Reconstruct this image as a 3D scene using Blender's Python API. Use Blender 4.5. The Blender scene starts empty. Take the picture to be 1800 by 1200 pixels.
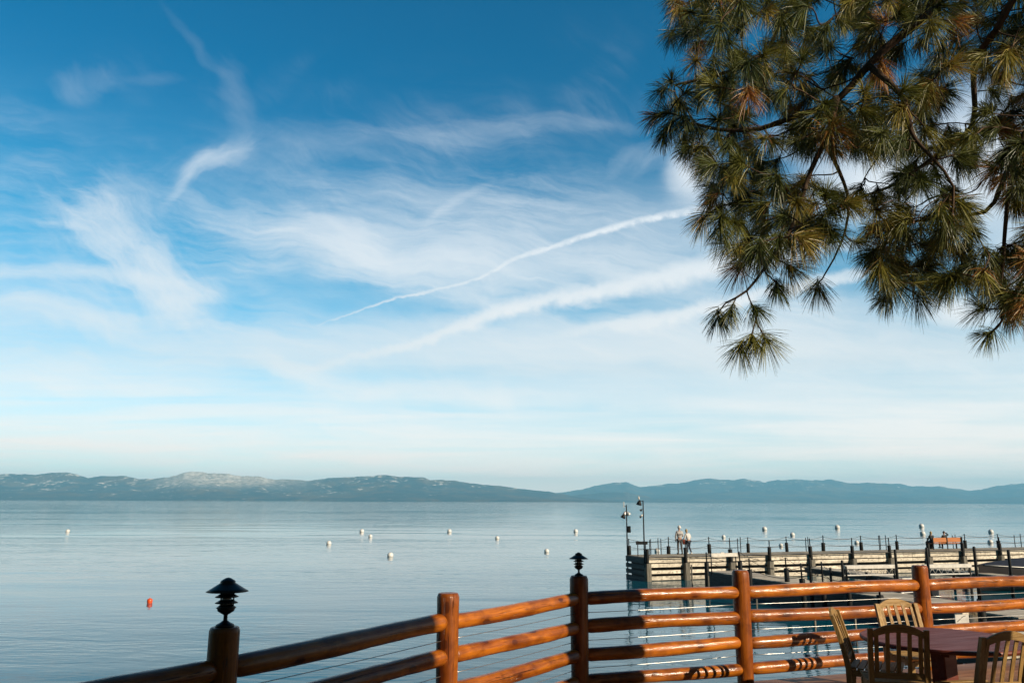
import bpy, math, random
import numpy as np
from mathutils import Vector, Matrix, Quaternion
R = math.radians
scene = bpy.context.scene
COL = scene.collection

# ------------------------------------------------------------------ camera
CAMZ = 4.8
PITCH = math.atan(281 / 1400)
cam_data = bpy.data.cameras.new('camera')
cam_data.sensor_width = 36
cam_data.lens = 28
cam_data.clip_start = 0.05
cam_data.clip_end = 90000
cam = bpy.data.objects.new('camera', cam_data)
COL.objects.link(cam)
CAM_M = Matrix.Translation((0, 0, CAMZ)) @ Matrix.Rotation(R(90) + PITCH, 4, 'X') @ Matrix.Rotation(R(0.22), 4, 'Z')
cam.matrix_world = CAM_M
scene.camera = cam

def ray(px, py):
    return (CAM_M.to_3x3() @ Vector(((px - 900) / 1400, -(py - 600) / 1400, -1)))
def onz(px, py, z):          # point of the plane z seen at a photo pixel
    d = ray(px, py)
    return Vector((0, 0, CAMZ)) + d * ((z - CAMZ) / d.z)
def ony(px, py, y):          # point at distance y ahead
    d = ray(px, py)
    return Vector((0, 0, CAMZ)) + d * (y / d.y)
def uw(px, py):              # sky direction as slopes x/y, z/y
    d = ray(px, py)
    return d.x / d.y, d.z / d.y

# ------------------------------------------------------------------ light
SUN_AZ = 128.0   # clockwise from +Y (view direction)
SUN_EL = 25.0
scene.view_settings.view_transform = 'Standard'
scene.view_settings.look = 'None'
scene.view_settings.gamma = 1
scene.view_settings.exposure = 0.5
sd = bpy.data.lights.new('sun', 'SUN')
sd.energy = 5.0
sd.angle = R(0.5)
sd.color = (1.0, 0.86, 0.66)
sun = bpy.data.objects.new('sun', sd)
COL.objects.link(sun)
az, el = R(SUN_AZ), R(SUN_EL)
SDIR = Vector((math.sin(az) * math.cos(el), math.cos(az) * math.cos(el), math.sin(el)))
sun.rotation_euler = (-SDIR).to_track_quat('-Z', 'Y').to_euler()
sun.location = (30, -30, 30)

# ------------------------------------------------------------------ node helpers
class NT:
    def __init__(s, tree):
        s.t = tree; s.n = tree.nodes; s.l = tree.links
    def new(s, typ, **kw):
        nd = s.n.new(typ)
        for k, v in kw.items():
            setattr(nd, k, v)
        return nd
    def plug(s, sock, v):
        if isinstance(v, (int, float)):
            sock.default_value = v
        elif isinstance(v, (tuple, list)):
            if len(sock.default_value) == 4 and len(v) == 3:
                v = (*v, 1)
            sock.default_value = v
        else:
            s.l.new(v, sock)
    def m(s, op, a, b=0.0, c=None, clamp=False):
        nd = s.new('ShaderNodeMath', operation=op, use_clamp=clamp)
        s.plug(nd.inputs[0], a); s.plug(nd.inputs[1], b)
        if c is not None: s.plug(nd.inputs[2], c)
        return nd.outputs[0]
    def mix(s, f, a, b, mode='MIX'):
        nd = s.new('ShaderNodeMix', data_type='RGBA', blend_type=mode)
        s.plug(nd.inputs[0], f); s.plug(nd.inputs[6], a); s.plug(nd.inputs[7], b)
        return nd.outputs[2]
    def noise(s, vec, scale, detail=4, rough=.5, dist=0.0):
        nd = s.new('ShaderNodeTexNoise')
        s.plug(nd.inputs['Vector'], vec)
        nd.inputs['Scale'].default_value = scale
        nd.inputs['Detail'].default_value = detail
        nd.inputs['Roughness'].default_value = rough
        nd.inputs['Distortion'].default_value = dist
        return nd.outputs['Fac']
    def ramp(s, f, stops, interp='LINEAR'):
        nd = s.new('ShaderNodeValToRGB')
        cr = nd.color_ramp; cr.interpolation = interp
        while len(cr.elements) < len(stops): cr.elements.new(0.5)
        for e, (p, c) in zip(cr.elements, stops):
            e.position = p
            e.color = (*c, 1) if isinstance(c, (tuple, list)) else (c, c, c, 1)
        s.plug(nd.inputs[0], f)
        return nd.outputs[0]
    def mr(s, v, a, b, c=0.0, d=1.0, smooth=False):
        nd = s.new('ShaderNodeMapRange')
        if smooth: nd.interpolation_type = 'SMOOTHSTEP'
        s.plug(nd.inputs[0], v)
        for i, x in enumerate((a, b, c, d)): s.plug(nd.inputs[1 + i], x)
        return nd.outputs[0]
    def comb(s, x, y, z):
        nd = s.new('ShaderNodeCombineXYZ')
        for i, v in enumerate((x, y, z)): s.plug(nd.inputs[i], v)
        return nd.outputs[0]
    def sep(s, v):
        nd = s.new('ShaderNodeSeparateXYZ'); s.plug(nd.inputs[0], v)
        return nd.outputs
    def mapping(s, v, scale=(1, 1, 1), rot=(0, 0, 0), loc=(0, 0, 0)):
        nd = s.new('ShaderNodeMapping'); s.plug(nd.inputs['Vector'], v)
        nd.inputs['Scale'].default_value = scale
        nd.inputs['Rotation'].default_value = rot
        nd.inputs['Location'].default_value = loc
        return nd.outputs[0]

# ------------------------------------------------------------------ world: sky, cirrus, contrails
world = bpy.data.worlds.new('World')
scene.world = world
world.use_nodes = True
W = NT(world.node_tree)
W.n.clear()
sky = W.new('ShaderNodeTexSky', sky_type='NISHITA')
sky.sun_disc = False
sky.sun_elevation = R(SUN_EL)
sky.sun_rotation = R(SUN_AZ)
sky.altitude = 1900
sky.air_density = 1.0
sky.dust_density = 0.6
sky.ozone_density = 2.0
tc = W.new('ShaderNodeTexCoord')
X, Y, Z = W.sep(tc.outputs['Generated'])
ysafe = W.m('MAXIMUM', Y, 0.05)
U = W.m('DIVIDE', X, ysafe)
V = W.m('DIVIDE', Z, ysafe)
front = W.mr(Y, 0.05, 0.3, 0, 1, True)
P = W.comb(U, V, 0.0)
# warp
wn = W.new('ShaderNodeTexNoise'); W.plug(wn.inputs['Vector'], P)
wn.inputs['Scale'].default_value = 7; wn.inputs['Detail'].default_value = 5; wn.inputs['Roughness'].default_value = .5
wsub = W.new('ShaderNodeVectorMath', operation='SUBTRACT'); W.l.new(wn.outputs['Color'], wsub.inputs[0]); wsub.inputs[1].default_value = (.5, .5, .5)
wsc = W.new('ShaderNodeVectorMath', operation='SCALE'); W.l.new(wsub.outputs[0], wsc.inputs[0]); wsc.inputs['Scale'].default_value = 0.07
wad = W.new('ShaderNodeVectorMath', operation='ADD'); W.l.new(P, wad.inputs[0]); W.l.new(wsc.outputs[0], wad.inputs[1])
PW = wad.outputs[0]
UWx, UWy, _ = W.sep(PW)
def fibre(ang, sx, sy, seed):
    c_, s_ = math.cos(R(-ang)), math.sin(R(-ang))
    ru = W.m('ADD', W.m('MULTIPLY', UWx, c_), W.m('MULTIPLY', UWy, s_))
    rw = W.m('ADD', W.m('MULTIPLY', UWx, -s_), W.m('MULTIPLY', UWy, c_))
    v = W.comb(W.m('MULTIPLY', ru, sx), W.m('MULTIPLY', rw, sy), seed)
    n1 = W.noise(v, 1.0, 7, .58, .5)
    n2 = W.noise(W.mapping(v, (3.0, 2.4, 1)), 1.0, 9, .70, .5)
    return W.mr(W.m('ADD', W.m('MULTIPLY', n1, .55), W.m('MULTIPLY', n2, .45)), .38, .63, 0, 1)
TEX = {'A': fibre(42, 4.5, 19, 1.3), 'B': fibre(9, 3.2, 21, 4.1), 'C': fibre(-34, 4.5, 20, 7.7)}
tex = TEX['B']
puffn = W.noise(P, 62, 6, .6)
puffw = W.noise(P, 26, 6, .62)

BLOBS = [  # px, py, rx, ry, rot(deg, + = down to the right), amplitude, even part, fibre direction
    (250, 455, 165, 50, 42, .80, .10, 'A'), (305, 490, 80, 34, 36, .50, .25, 'A'), (345, 525, 40, 60, 70, .40, .15, 'A'), (215, 380, 90, 60, 50, .35, .1, 'A'),
    (95, 476, 210, 13, 2, .50, .55, 'B'), (170, 560, 210, 22, 9, .50, .35, 'B'), (60, 545, 270, 70, 5, .30, .4, 'B'),
    (590, 432, 190, 46, 13, .70, .18, 'B'), (775, 484, 210, 34, 12, .62, .3, 'B'), (700, 410, 330, 95, 8, .42, .2, 'B'), (1010, 455, 340, 75, 4, .55, .4, 'B'), (960, 375, 260, 60, 6, .26, .15, 'B'),
    (378, 284, 66, 19, -36, .50, .08, 'C'), (328, 322, 46, 9, -50, .28, .2, 'C'), (400, 290, 120, 45, -20, .16, .0, 'C'),
    (415, 185, 24, 100, -14, .12, .1, 'A'), (345, 80, 80, 10, 45, .07, .1, 'A'), (150, 138, 50, 30, 0, .16, .0, 'A'), (270, 135, 50, 14, 0, .10, .0, 'B'),
    (860, 228, 210, 18, -2, .21, .05, 'B'), (600, 240, 200, 30, 3, .16, .0, 'B'), (1150, 265, 90, 22, -22, .26, .0, 'C'), (800, 352, 60, 10, -42, .26, .4, 'C'),
    (1180, 400, 170, 90, 0, .36, .5, 'B'),
    (980, 620, 520, 55, 0, .78, .55, 'B'), (520, 655, 90, 12, 10, .60, .6, 'B'), (720, 690, 160, 14, 3, .65, .6, 'B'), (300, 640, 420, 40, -3, .38, .5, 'B'),
    (1500, 620, 420, 55, 3, .75, .55, 'B'), (1250, 700, 500, 24, 1, .45, .6, 'B'), (1650, 735, 300, 14, -2, .45, .5, 'B'), (1300, 560, 250, 30, -4, .50, .5, 'B'),
    (1222, 305, 36, 42, 0, .9, .75, 'B'), (1540, 320, 130, 70, -10, 1.0, .85, 'B'), (1740, 290, 110, 130, 0, .95, .85, 'B'),
    (1690, 545, 62, 27, -4, .95, .9, 'B'), (1400, 240, 60, 40, 0, .6, .6, 'B'), (1790, 470, 60, 50, 0, .8, .9, 'B'), (1380, 455, 180, 12, -6, .7, .7, 'B'),
]
dens = None
k = 1 / 1400
for (px, py, rx, ry, rot, amp, flat, tk) in BLOBS:
    cu, cw = uw(px, py)
    r = R(-rot); c_, s_ = math.cos(r), math.sin(r)
    du = W.m('SUBTRACT', UWx, cu); dw = W.m('SUBTRACT', UWy, cw)
    a = W.m('ADD', W.m('MULTIPLY', du, c_ / (rx * k)), W.m('MULTIPLY', dw, s_ / (rx * k)))
    b = W.m('ADD', W.m('MULTIPLY', du, -s_ / (ry * k)), W.m('MULTIPLY', dw, c_ / (ry * k)))
    q = W.m('ADD', W.m('MULTIPLY', a, a), W.m('MULTIPLY', b, b))
    g = W.m('POWER', 2.0, W.m('MULTIPLY', q, -1.0))
    tx = TEX[tk]
    x_ = W.m('ADD', W.m('MULTIPLY', g, 1.30), W.m('MULTIPLY', W.m('SUBTRACT', tx, 1.0), (1 - flat) * .95))
    g = W.m('MULTIPLY', W.m('MULTIPLY', W.mr(x_, -.30, 1.25, 0, 1), W.mr(g, .02, .5, 0, 1, True)), amp)
    dens = g if dens is None else W.m('SUBTRACT', W.m('ADD', dens, g), W.m('MULTIPLY', dens, g))

def trail(pts, widths, amps, puff, soft, wide=False):
    pf_ = puffw if wide else puffn
    global dens
    us = [uw(x, y) for x, y in pts]
    u0, u1 = us[0][0], us[-1][0]
    t = W.mr(U, u0, u1)
    def curve(vals):
        nd = W.new('ShaderNodeFloatCurve')
        cv = nd.mapping.curves[0]
        n = len(vals)
        for i, (p, v) in enumerate(zip([(x[0] - u0) / (u1 - u0) for x in us], vals)):
            if i == 0: cv.points[0].location = (0, v)
            elif i == n - 1: cv.points[len(cv.points) - 1].location = (1, v)
            else: cv.points.new(p, v)
        nd.mapping.update()
        W.plug(nd.inputs['Value'], t)
        return nd.outputs[0]
    cw_ = curve([x[1] for x in us])
    wd = curve([w * k * 10 for w in widths])
    am = curve(amps)
    pn = W.m('MULTIPLY', W.m('SUBTRACT', pf_, 0.5), puff * k)
    dist = W.m('ABSOLUTE', W.m('ADD', W.m('SUBTRACT', V, cw_), pn))
    rel = W.m('DIVIDE', dist, W.m('MULTIPLY', wd, 0.1))
    mk = W.m('SUBTRACT', 1.0, W.mr(rel, soft, 1.35, 0, 1, True))
    tn = W.mr(pf_, .32, .6, .74 if wide else .45, 1.0)
    g = W.m('MULTIPLY', W.m('MULTIPLY', mk, am), tn)
    g = W.m('MULTIPLY', g, front)
    dens = W.m('SUBTRACT', W.m('ADD', dens, g), W.m('MULTIPLY', dens, g))
trail([(555, 572), (620, 550), (690, 525), (760, 511), (850, 485), (900, 457), (980, 431), (1060, 405), (1140, 385), (1240, 367), (1330, 352)],
      [2.2, 2.6, 3, 3.4, 4, 5, 6, 7, 8, 8.5, 8.5], [0, .5, .62, .72, .72, .8, .92, 1, 1, 1, 0], 13, .15)
trail([(470, 657), (560, 641), (650, 621), (740, 600), (820, 570), (880, 546), (960, 530), (1050, 513), (1150, 493), (1250, 467), (1340, 440), (1440, 415)],
      [7, 9, 10, 12, 15, 19, 20, 22, 25, 28, 30, 30], [0, .35, .55, .8, .9, 1, 1, 1, .95, .92, .85, 0], 44, .1, True)
trail([(960, 590), (1040, 577), (1100, 569), (1160, 562), (1240, 543), (1330, 520), (1420, 500), (1540, 478), (1600, 470)],
      [6, 10, 14, 16, 17, 17, 15, 12, 8], [0, .55, .85, .95, 1, .95, .85, .7, 0], 40, .1, True)
# faint broken cirrus over the whole middle sky
pat = W.mr(W.noise(P, 3.1, 3, .5, .6), .42, .64, 0, 1, True)
thin = W.m('MULTIPLY', W.m('MULTIPLY', W.m('POWER', TEX['B'], 1.6), pat), W.mr(V, .62, .36, .0, .34, True))
pat2 = W.mr(W.noise(W.mapping(P, (1, 1, 1), (0, 0, 0), (5.3, 2.1, 0)), 3.4, 3, .5, .6), .46, .66, 0, 1, True)
thin2 = W.m('MULTIPLY', W.m('MULTIPLY', W.m('POWER', TEX['A'], 1.6), pat2), W.mr(V, .70, .40, .0, .24, True))
thin = W.m('ADD', thin, thin2)
dens = W.m('SUBTRACT', W.m('ADD', dens, thin), W.m('MULTIPLY', dens, thin))
dens = W.m('MULTIPLY', dens, front)
# thin veil that thickens to the horizon, weakened behind the camera to cut fill light
elev = W.m('ABSOLUTE', Z)
veil = W.ramp(elev, [(0.0, .94), (.05, .90), (.10, .76), (.16, .50), (.24, .20), (.33, .04), (.5, .0)], 'EASE')
band = W.noise(W.mapping(P, (.9, 14.0, 1), (0, 0, R(-3))), 2.6, 7, .6, .4)
veil = W.m('MULTIPLY', veil, W.mr(band, .36, .60, .70, 1.10), clamp=True)
veil = W.m('MULTIPLY', veil, W.mr(Y, -.15, .6, .12, 1.0, True))
dens = W.m('SUBTRACT', W.m('ADD', dens, veil), W.m('MULTIPLY', dens, veil), clamp=True)
# elevation tint of the clear sky
tint = W.ramp(elev, [(0.0, (.60, 1.0, .98)), (.15, (.20, .95, .98)), (.28, (.0, .84, .92)), (.45, (.0, .64, .80)), (1.0, (.0, .56, .78))])
bsc = W.new('ShaderNodeVectorMath', operation='SCALE'); W.l.new(sky.outputs[0], bsc.inputs[0]); bsc.inputs['Scale'].default_value = 1.6
base = W.mix(1.0, bsc.outputs[0], tint, 'MULTIPLY')
backf = W.mr(Y, -.15, .66, .16, 1.0, True)  # clear sky dimmed overhead and behind the camera to darken shaded sides
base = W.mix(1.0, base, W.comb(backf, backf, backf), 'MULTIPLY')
cloudcol = W.ramp(elev, [(0.0, (7.6, 7.9, 7.8)), (.15, (8.2, 8.5, 8.6)), (.4, (7.6, 8.3, 9.0))])
cloudcol.node.color_ramp.elements[0].color = (1.12, .90, .75, 1)
cloudcol.node.color_ramp.elements[1].color = (.96, .985, .99, 1)
cloudcol.node.color_ramp.elements[2].color = (.86, .93, 1.0, 1)
cc = W.new('ShaderNodeVectorMath', operation='SCALE'); W.l.new(cloudcol, cc.inputs[0]); W.plug(cc.inputs['Scale'], W.mr(elev, 0.0, .16, 15.2, 9.6))
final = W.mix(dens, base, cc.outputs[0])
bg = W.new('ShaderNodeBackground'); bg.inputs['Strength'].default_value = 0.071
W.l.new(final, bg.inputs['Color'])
out = W.new('ShaderNodeOutputWorld'); W.l.new(bg.outputs[0], out.inputs['Surface'])
world.cycles.sampling_method = 'MANUAL'
world.cycles.sample_map_resolution = 512

# ------------------------------------------------------------------ object helpers
def tag(o, label=None, cat=None, group=None, kind=None):
    if label: o['label'] = label
    if cat: o['category'] = cat
    if group: o['group'] = group
    if kind: o['kind'] = kind
    return o
def empty(name, loc=(0, 0, 0), rz=0.0, label=None, cat=None, group=None):
    o = bpy.data.objects.new(name, None); COL.objects.link(o)
    o.location = loc; o.rotation_euler = (0, 0, rz); o.empty_display_size = .2
    return tag(o, label, cat, group)
def copy_tree(o, parent=None):
    c = o.copy(); COL.objects.link(c)
    if parent: c.parent = parent
    for ch in list(o.children): copy_tree(ch, c)
    return c

class MB:
    def __init__(s): s.v = []; s.f = []; s.sm = []
    def add(s, vs, fs, smooth=False):
        n = len(s.v)
        s.v += [tuple(x) for x in vs]
        s.f += [tuple(i + n for i in f) for f in fs]
        s.sm += [smooth] * len(fs)
        return s
    def box(s, c, size, rot=None, bev=0.0, top=None):
        hx, hy, hz = size[0] / 2, size[1] / 2, size[2] / 2
        c = Vector(c)
        M = rot if rot is not None else Matrix.Identity(3)
        if bev <= 0:
            pts = [(-hx, -hy, -hz), (hx, -hy, -hz), (hx, hy, -hz), (-hx, hy, -hz), (-hx, -hy, hz), (hx, -hy, hz), (hx, hy, hz), (-hx, hy, hz)]
            s.add([c + M @ Vector(p) for p in pts], [(0, 3, 2, 1), (4, 5, 6, 7), (0, 1, 5, 4), (1, 2, 6, 5), (2, 3, 7, 6), (3, 0, 4, 7)])
        else:
            b = min(bev, hx * .9, hy * .9, hz * .9)
            vs = []
            for sx in (-1, 1):
                for sy in (-1, 1):
                    for sz in (-1, 1):
                        vs += [(sx * (hx - b), sy * (hy - b), sz * hz), (sx * (hx - b), sy * hy, sz * (hz - b)), (sx * hx, sy * (hy - b), sz * (hz - b))]
            def I(sx, sy, sz, k_): return ((sx > 0) * 4 + (sy > 0) * 2 + (sz > 0)) * 3 + k_
            fs = []
            for z_ in (-1, 1):
                q = [I(-1, -1, z_, 0), I(1, -1, z_, 0), I(1, 1, z_, 0), I(-1, 1, z_, 0)]
                fs.append(q if z_ > 0 else q[::-1])
            for y_ in (-1, 1):
                q = [I(-1, y_, -1, 1), I(1, y_, -1, 1), I(1, y_, 1, 1), I(-1, y_, 1, 1)]
                fs.append(q if y_ < 0 else q[::-1])
            for x_ in (-1, 1):
                q = [I(x_, -1, -1, 2), I(x_, 1, -1, 2), I(x_, 1, 1, 2), I(x_, -1, 1, 2)]
                fs.append(q if x_ > 0 else q[::-1])
            for a in (-1, 1):
                for b_ in (-1, 1):
                    fs.append([I(-1, a, b_, 0), I(1, a, b_, 0), I(1, a, b_, 1), I(-1, a, b_, 1)])
                    fs.append([I(a, -1, b_, 0), I(a, 1, b_, 0), I(a, 1, b_, 2), I(a, -1, b_, 2)])
                    fs.append([I(a, b_, -1, 1), I(a, b_, 1, 1), I(a, b_, 1, 2), I(a, b_, -1, 2)])
                    for c3 in (-1, 1):
                        fs.append([I(a, b_, c3, 0), I(a, b_, c3, 1), I(a, b_, c3, 2)])
            s.add([c + M @ Vector(p) for p in vs], fs)
        return s
    def tube(s, path, rad, seg=10, caps=True, smooth=True, ph=0.0):
        path = [Vector(p) for p in path]
        n = len(path)
        if isinstance(rad, (int, float)): rad = [rad] * n
        vs = []; up = None
        for i in range(n):
            t = (path[min(i + 1, n - 1)] - path[max(i - 1, 0)])
            if t.length < 1e-9: t = Vector((0, 0, 1))
            t.normalize()
            if up is None:
                a = Vector((0, 0, 1)) if abs(t.z) < .9 else Vector((1, 0, 0))
                up = (a - t * a.dot(t)).normalized()
            else:
                up = up - t * up.dot(t)
                up = up.normalized() if up.length > 1e-6 else t.orthogonal().normalized()
            bi = t.cross(up)
            for j in range(seg):
                an = ph + 2 * math.pi * j / seg
                vs.append(path[i] + (up * math.cos(an) + bi * math.sin(an)) * rad[i])
        fs = []
        for i in range(n - 1):
            for j in range(seg):
                a = i * seg + j; b = i * seg + (j + 1) % seg
                fs.append((a, b, b + seg, a + seg))
        s.add(vs, fs, smooth)
        if caps:
            m = len(s.v) - len(vs)
            s.f.append(tuple(m + j for j in range(seg))[::-1]); s.sm.append(False)
            s.f.append(tuple(m + (n - 1) * seg + j for j in range(seg))); s.sm.append(False)
        return s
    def lathe(s, prof, seg=24, c=(0, 0, 0), smooth=True, sx=1, sy=1):
        c = Vector(c); vs = []
        for (r, z) in prof:
            for j in range(seg):
                an = 2 * math.pi * j / seg
                vs.append(c + Vector((r * math.cos(an) * sx, r * math.sin(an) * sy, z)))
        fs = []
        for i in range(len(prof) - 1):
            for j in range(seg):
                a = i * seg + j; b = i * seg + (j + 1) % seg
                fs.append((a, b, b + seg, a + seg))
        fs.append(tuple(range(seg))[::-1]); fs.append(tuple((len(prof) - 1) * seg + j for j in range(seg)))
        s.add(vs, fs, smooth)
        return s
    def build(s, name, mat, parent=None, loc=None, rot=None, smooth=None):
        me = bpy.data.meshes.new(name)
        me.from_pydata(s.v, [], s.f)
        me.polygons.foreach_set('use_smooth', s.sm if smooth is None else [smooth] * len(s.f))
        me.materials.append(mat); me.update()
        o = bpy.data.objects.new(name, me); COL.objects.link(o)
        if parent: o.parent = parent
        if loc is not None: o.location = loc
        if rot is not None: o.rotation_euler = rot
        return o

def np_mesh(name, verts, faces, mat, parent=None, attr=None):
    me = bpy.data.meshes.new(name)
    nv, nf = len(verts), len(faces)
    me.vertices.add(nv); me.vertices.foreach_set('co', np.asarray(verts, np.float32).ravel())
    w = faces.shape[1]
    me.loops.add(nf * w); me.loops.foreach_set('vertex_index', faces.astype(np.int32).ravel())
    me.polygons.add(nf); me.polygons.foreach_set('loop_start', np.arange(0, nf * w, w, dtype=np.int32))
    me.polygons.foreach_set('loop_total', np.full(nf, w, dtype=np.int32))
    me.update(calc_edges=True)
    if attr is not None:
        a = me.attributes.new('tint', 'FLOAT', 'POINT'); a.data.foreach_set('value', np.asarray(attr, np.float32))
    me.materials.append(mat)
    o = bpy.data.objects.new(name, me); COL.objects.link(o)
    if parent: o.parent = parent
    return o

# ------------------------------------------------------------------ materials
def mat(name):
    m = bpy.data.materials.new(name); m.use_nodes = True
    t = NT(m.node_tree)
    b = m.node_tree.nodes['Principled BSDF']
    return m, t, b
def simple(name, col, rough=.6, metal=0.0, var=.25, scale=8, bump=.15, bscale=60, coat=0.0, spec=.5):
    m, t, b = mat(name)
    co = t.new('ShaderNodeTexCoord').outputs['Object']
    n = t.noise(co, scale, 6, .6)
    dark = tuple(c * (1 - var) for c in col); lite = tuple(min(1, c * (1 + var)) for c in col)
    t.plug(b.inputs['Base Color'], t.ramp(n, [(.3, dark), (.7, lite)]))
    b.inputs['Roughness'].default_value = rough
    b.inputs['Metallic'].default_value = metal
    b.inputs['Coat Weight'].default_value = coat
    b.inputs['Specular IOR Level'].default_value = spec
    if bump:
        bp = t.new('ShaderNodeBump'); bp.inputs['Strength'].default_value = bump; bp.inputs['Distance'].default_value = .01
        t.plug(bp.inputs['Height'], t.noise(co, bscale, 4, .6)); t.l.new(bp.outputs[0], b.inputs['Normal'])
    return m
def wood(name, c1, c2, axis='X', rough=.5, knots=0.0, coat=0.0, gs=1.0, crack=.5, knotc=(.06, .015, .004), spec=.5, plank=None, stain=0.0):
    """stained or weathered timber, grain along the local axis"""
    m, t, b = mat(name)
    co = t.new('ShaderNodeTexCoord').outputs['Object']
    rnd = t.new('ShaderNodeObjectInfo').outputs['Random']
    off = t.new('ShaderNodeVectorMath', operation='ADD'); t.l.new(co, off.inputs[0])
    t.l.new(t.comb(t.m('MULTIPLY', rnd, 37), t.m('MULTIPLY', rnd, 11), t.m('MULTIPLY', rnd, 5)), off.inputs[1])
    co = off.outputs[0]
    sc = {'X': (1.2, 14, 14), 'Y': (14, 1.2, 14), 'Z': (14, 14, 1.2)}[axis]
    sc = tuple(x * gs for x in sc)
    g = t.noise(t.mapping(co, sc), 2.2, 8, .62, .6)
    big = t.noise(t.mapping(co, tuple(.35 * x for x in sc)), 1.2, 3, .5)
    f = t.m('ADD', t.m('MULTIPLY', g, .6), t.m('MULTIPLY', big, .4))
    col = t.ramp(f, [(.34, c1), (.62, c2)])
    cr = t.noise(t.mapping(co, tuple(1.8 * x for x in sc)), 2.0, 5, .7, .3)
    crk = t.mr(cr, .30, .38, crack, 0)
    col = t.mix(crk, col, tuple(x * .25 for x in c1))
    if plank:
        fl = t.m('FLOOR', t.m('DIVIDE', t.sep(t.new('ShaderNodeTexCoord').outputs['Object'])[plank[0]], plank[1]))
        wn2 = t.new('ShaderNodeTexWhiteNoise', noise_dimensions='1D'); t.plug(wn2.inputs['W'], fl)
        pv_ = t.mr(wn2.outputs['Value'], 0, 1, .62, 1.22)
        col = t.mix(1.0, col, t.comb(pv_, pv_, pv_), 'MULTIPLY')
    if stain:
        st = t.noise(t.mapping(t.new('ShaderNodeTexCoord').outputs['Object'], (.55, .55, 2.2)), 1.0, 6, .68, .5)
        col = t.mix(t.mr(st, .46, .66, 0, stain), col, tuple(x * .30 for x in c1))
    if knots:
        vo = t.new('ShaderNodeTexVoronoi'); t.plug(vo.inputs['Vector'], t.mapping(co, {'X': (3.2, 6, 6), 'Y': (6, 3.2, 6), 'Z': (6, 6, 3.2)}[axis]))
        vo.inputs['Scale'].default_value = 1.0
        kn = t.mr(t.m('ADD', vo.outputs['Distance'], t.m('MULTIPLY', g, .12)), .19, .25, knots, 0, True)
        blot = t.noise(co, 4.5, 5, .65, .6)
        col = t.mix(t.mr(blot, .46, .66, 0, .55), col, tuple(x * .45 for x in c1))
        ck = t.noise(t.mapping(co, {'X': (1.1, 55, 55), 'Y': (55, 1.1, 55), 'Z': (55, 55, 1.1)}[axis]), 1.0, 3, .6, .25)
        crk = t.m('MAXIMUM', crk, t.mr(ck, .31, .36, .92, 0))
        col = t.mix(t.mr(ck, .31, .36, .92, 0), col, tuple(x * .12 for x in c1))
        col = t.mix(kn, col, knotc)
        ring = t.mr(vo.outputs['Distance'], .20, .45, knots * .45, 0, True)
        col = t.mix(ring, col, tuple(x * .55 for x in c1))
    var = t.mr(rnd, 0, 1, .86, 1.12)
    col = t.mix(1.0, col, t.comb(var, var, var), 'MULTIPLY')
    t.plug(b.inputs['Base Color'], col)
    t.plug(b.inputs['Roughness'], t.mr(g, .3, .7, rough * 1.25, rough * .8))
    b.inputs['Coat Weight'].default_value = coat
    b.inputs['Coat Roughness'].default_value = .14
    b.inputs['Specular IOR Level'].default_value = spec
    bp = t.new('ShaderNodeBump'); bp.inputs['Strength'].default_value = .6; bp.inputs['Distance'].default_value = .010
    t.plug(bp.inputs['Height'], t.m('SUBTRACT', t.m('MULTIPLY', g, 1.0), t.m('MULTIPLY', crk, 1.5))); t.l.new(bp.outputs[0], b.inputs['Normal'])
    if coat: t.l.new(bp.outputs[0], b.inputs['Coat Normal'])
    return m
M = {}
M['log'] = wood('stained_log', (.15, .024, .002), (.46, .140, .009), 'X', .36, knots=.9, coat=.38, gs=.8, crack=.9, spec=.25)
M['post'] = wood('stained_post', (.14, .022, .002), (.38, .108, .008), 'Z', .42, knots=.9, coat=.15, gs=.8, crack=.8, spec=.25)
M['teak'] = wood('weathered_teak', (.17, .092, .022), (.34, .20, .058), 'Z', .6, gs=2.2, crack=.25)
M['teakx'] = wood('weathered_teak_cross', (.17, .092, .022), (.34, .20, .058), 'X', .6, gs=2.2, crack=.25)
M['table'] = wood('red_stained_top', (.085, .018, .010), (.145, .032, .017), 'X', .5, gs=.7, crack=.3, coat=.0, spec=.25)
M['deckw'] = wood('deck_plank', (.23, .10, .045), (.40, .20, .10), 'X', .55, gs=1.0, crack=.6)
M['bleach'] = wood('bleached_plank', (.42, .365, .285), (.84, .755, .62), 'X', .8, knots=.7, gs=.35, crack=.5, knotc=(.10, .07, .05), stain=.42)
M['bleachd'] = wood('grey_plank', (.28, .245, .195), (.52, .465, .385), 'X', .8, gs=.5, crack=.5, plank=(1, .15), stain=.6)
M['bleachy'] = wood('bleached_deck_plank', (.26, .22, .165), (.44, .385, .30), 'Y', .8, gs=.5, crack=.5, plank=(0, .19), stain=.5)
M['dkwood2'] = wood('dark_grey_timber', (.05, .045, .04), (.12, .11, .095), 'Y', .7, gs=.6, crack=.5)  # dark tone of the pier end boards
M['pile'] = wood('weathered_pile', (.045, .041, .034), (.20, .18, .145), 'Z', .85, gs=.6, crack=.7)
M['dkwood'] = wood('shade_dark_timber', (.015, .013, .011), (.045, .04, .034), 'Y', .6, gs=.6, crack=.5)  # near-black tone stands in for shade under docks and inside the pier
M['black'] = simple('black_rubber_sleeve', (.005, .006, .0065), .6, 0, .3, 6, .3, 30, spec=.2)
M['iron'] = simple('dark_painted_iron', (.008, .0085, .009), .5, .2, .3, 20, .1, 90, spec=.25)
M['bronze'] = simple('dark_bronze_lamp', (.022, .016, .013), .42, .5, .3, 14, .15, 120)
M['steel'] = simple('steel_cable', (.55, .53, .50), .32, .9, .1, 40, 0)
M['rope'] = simple('dark_rope', (.03, .03, .03), .8, 0, .3, 30, 0)
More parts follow.
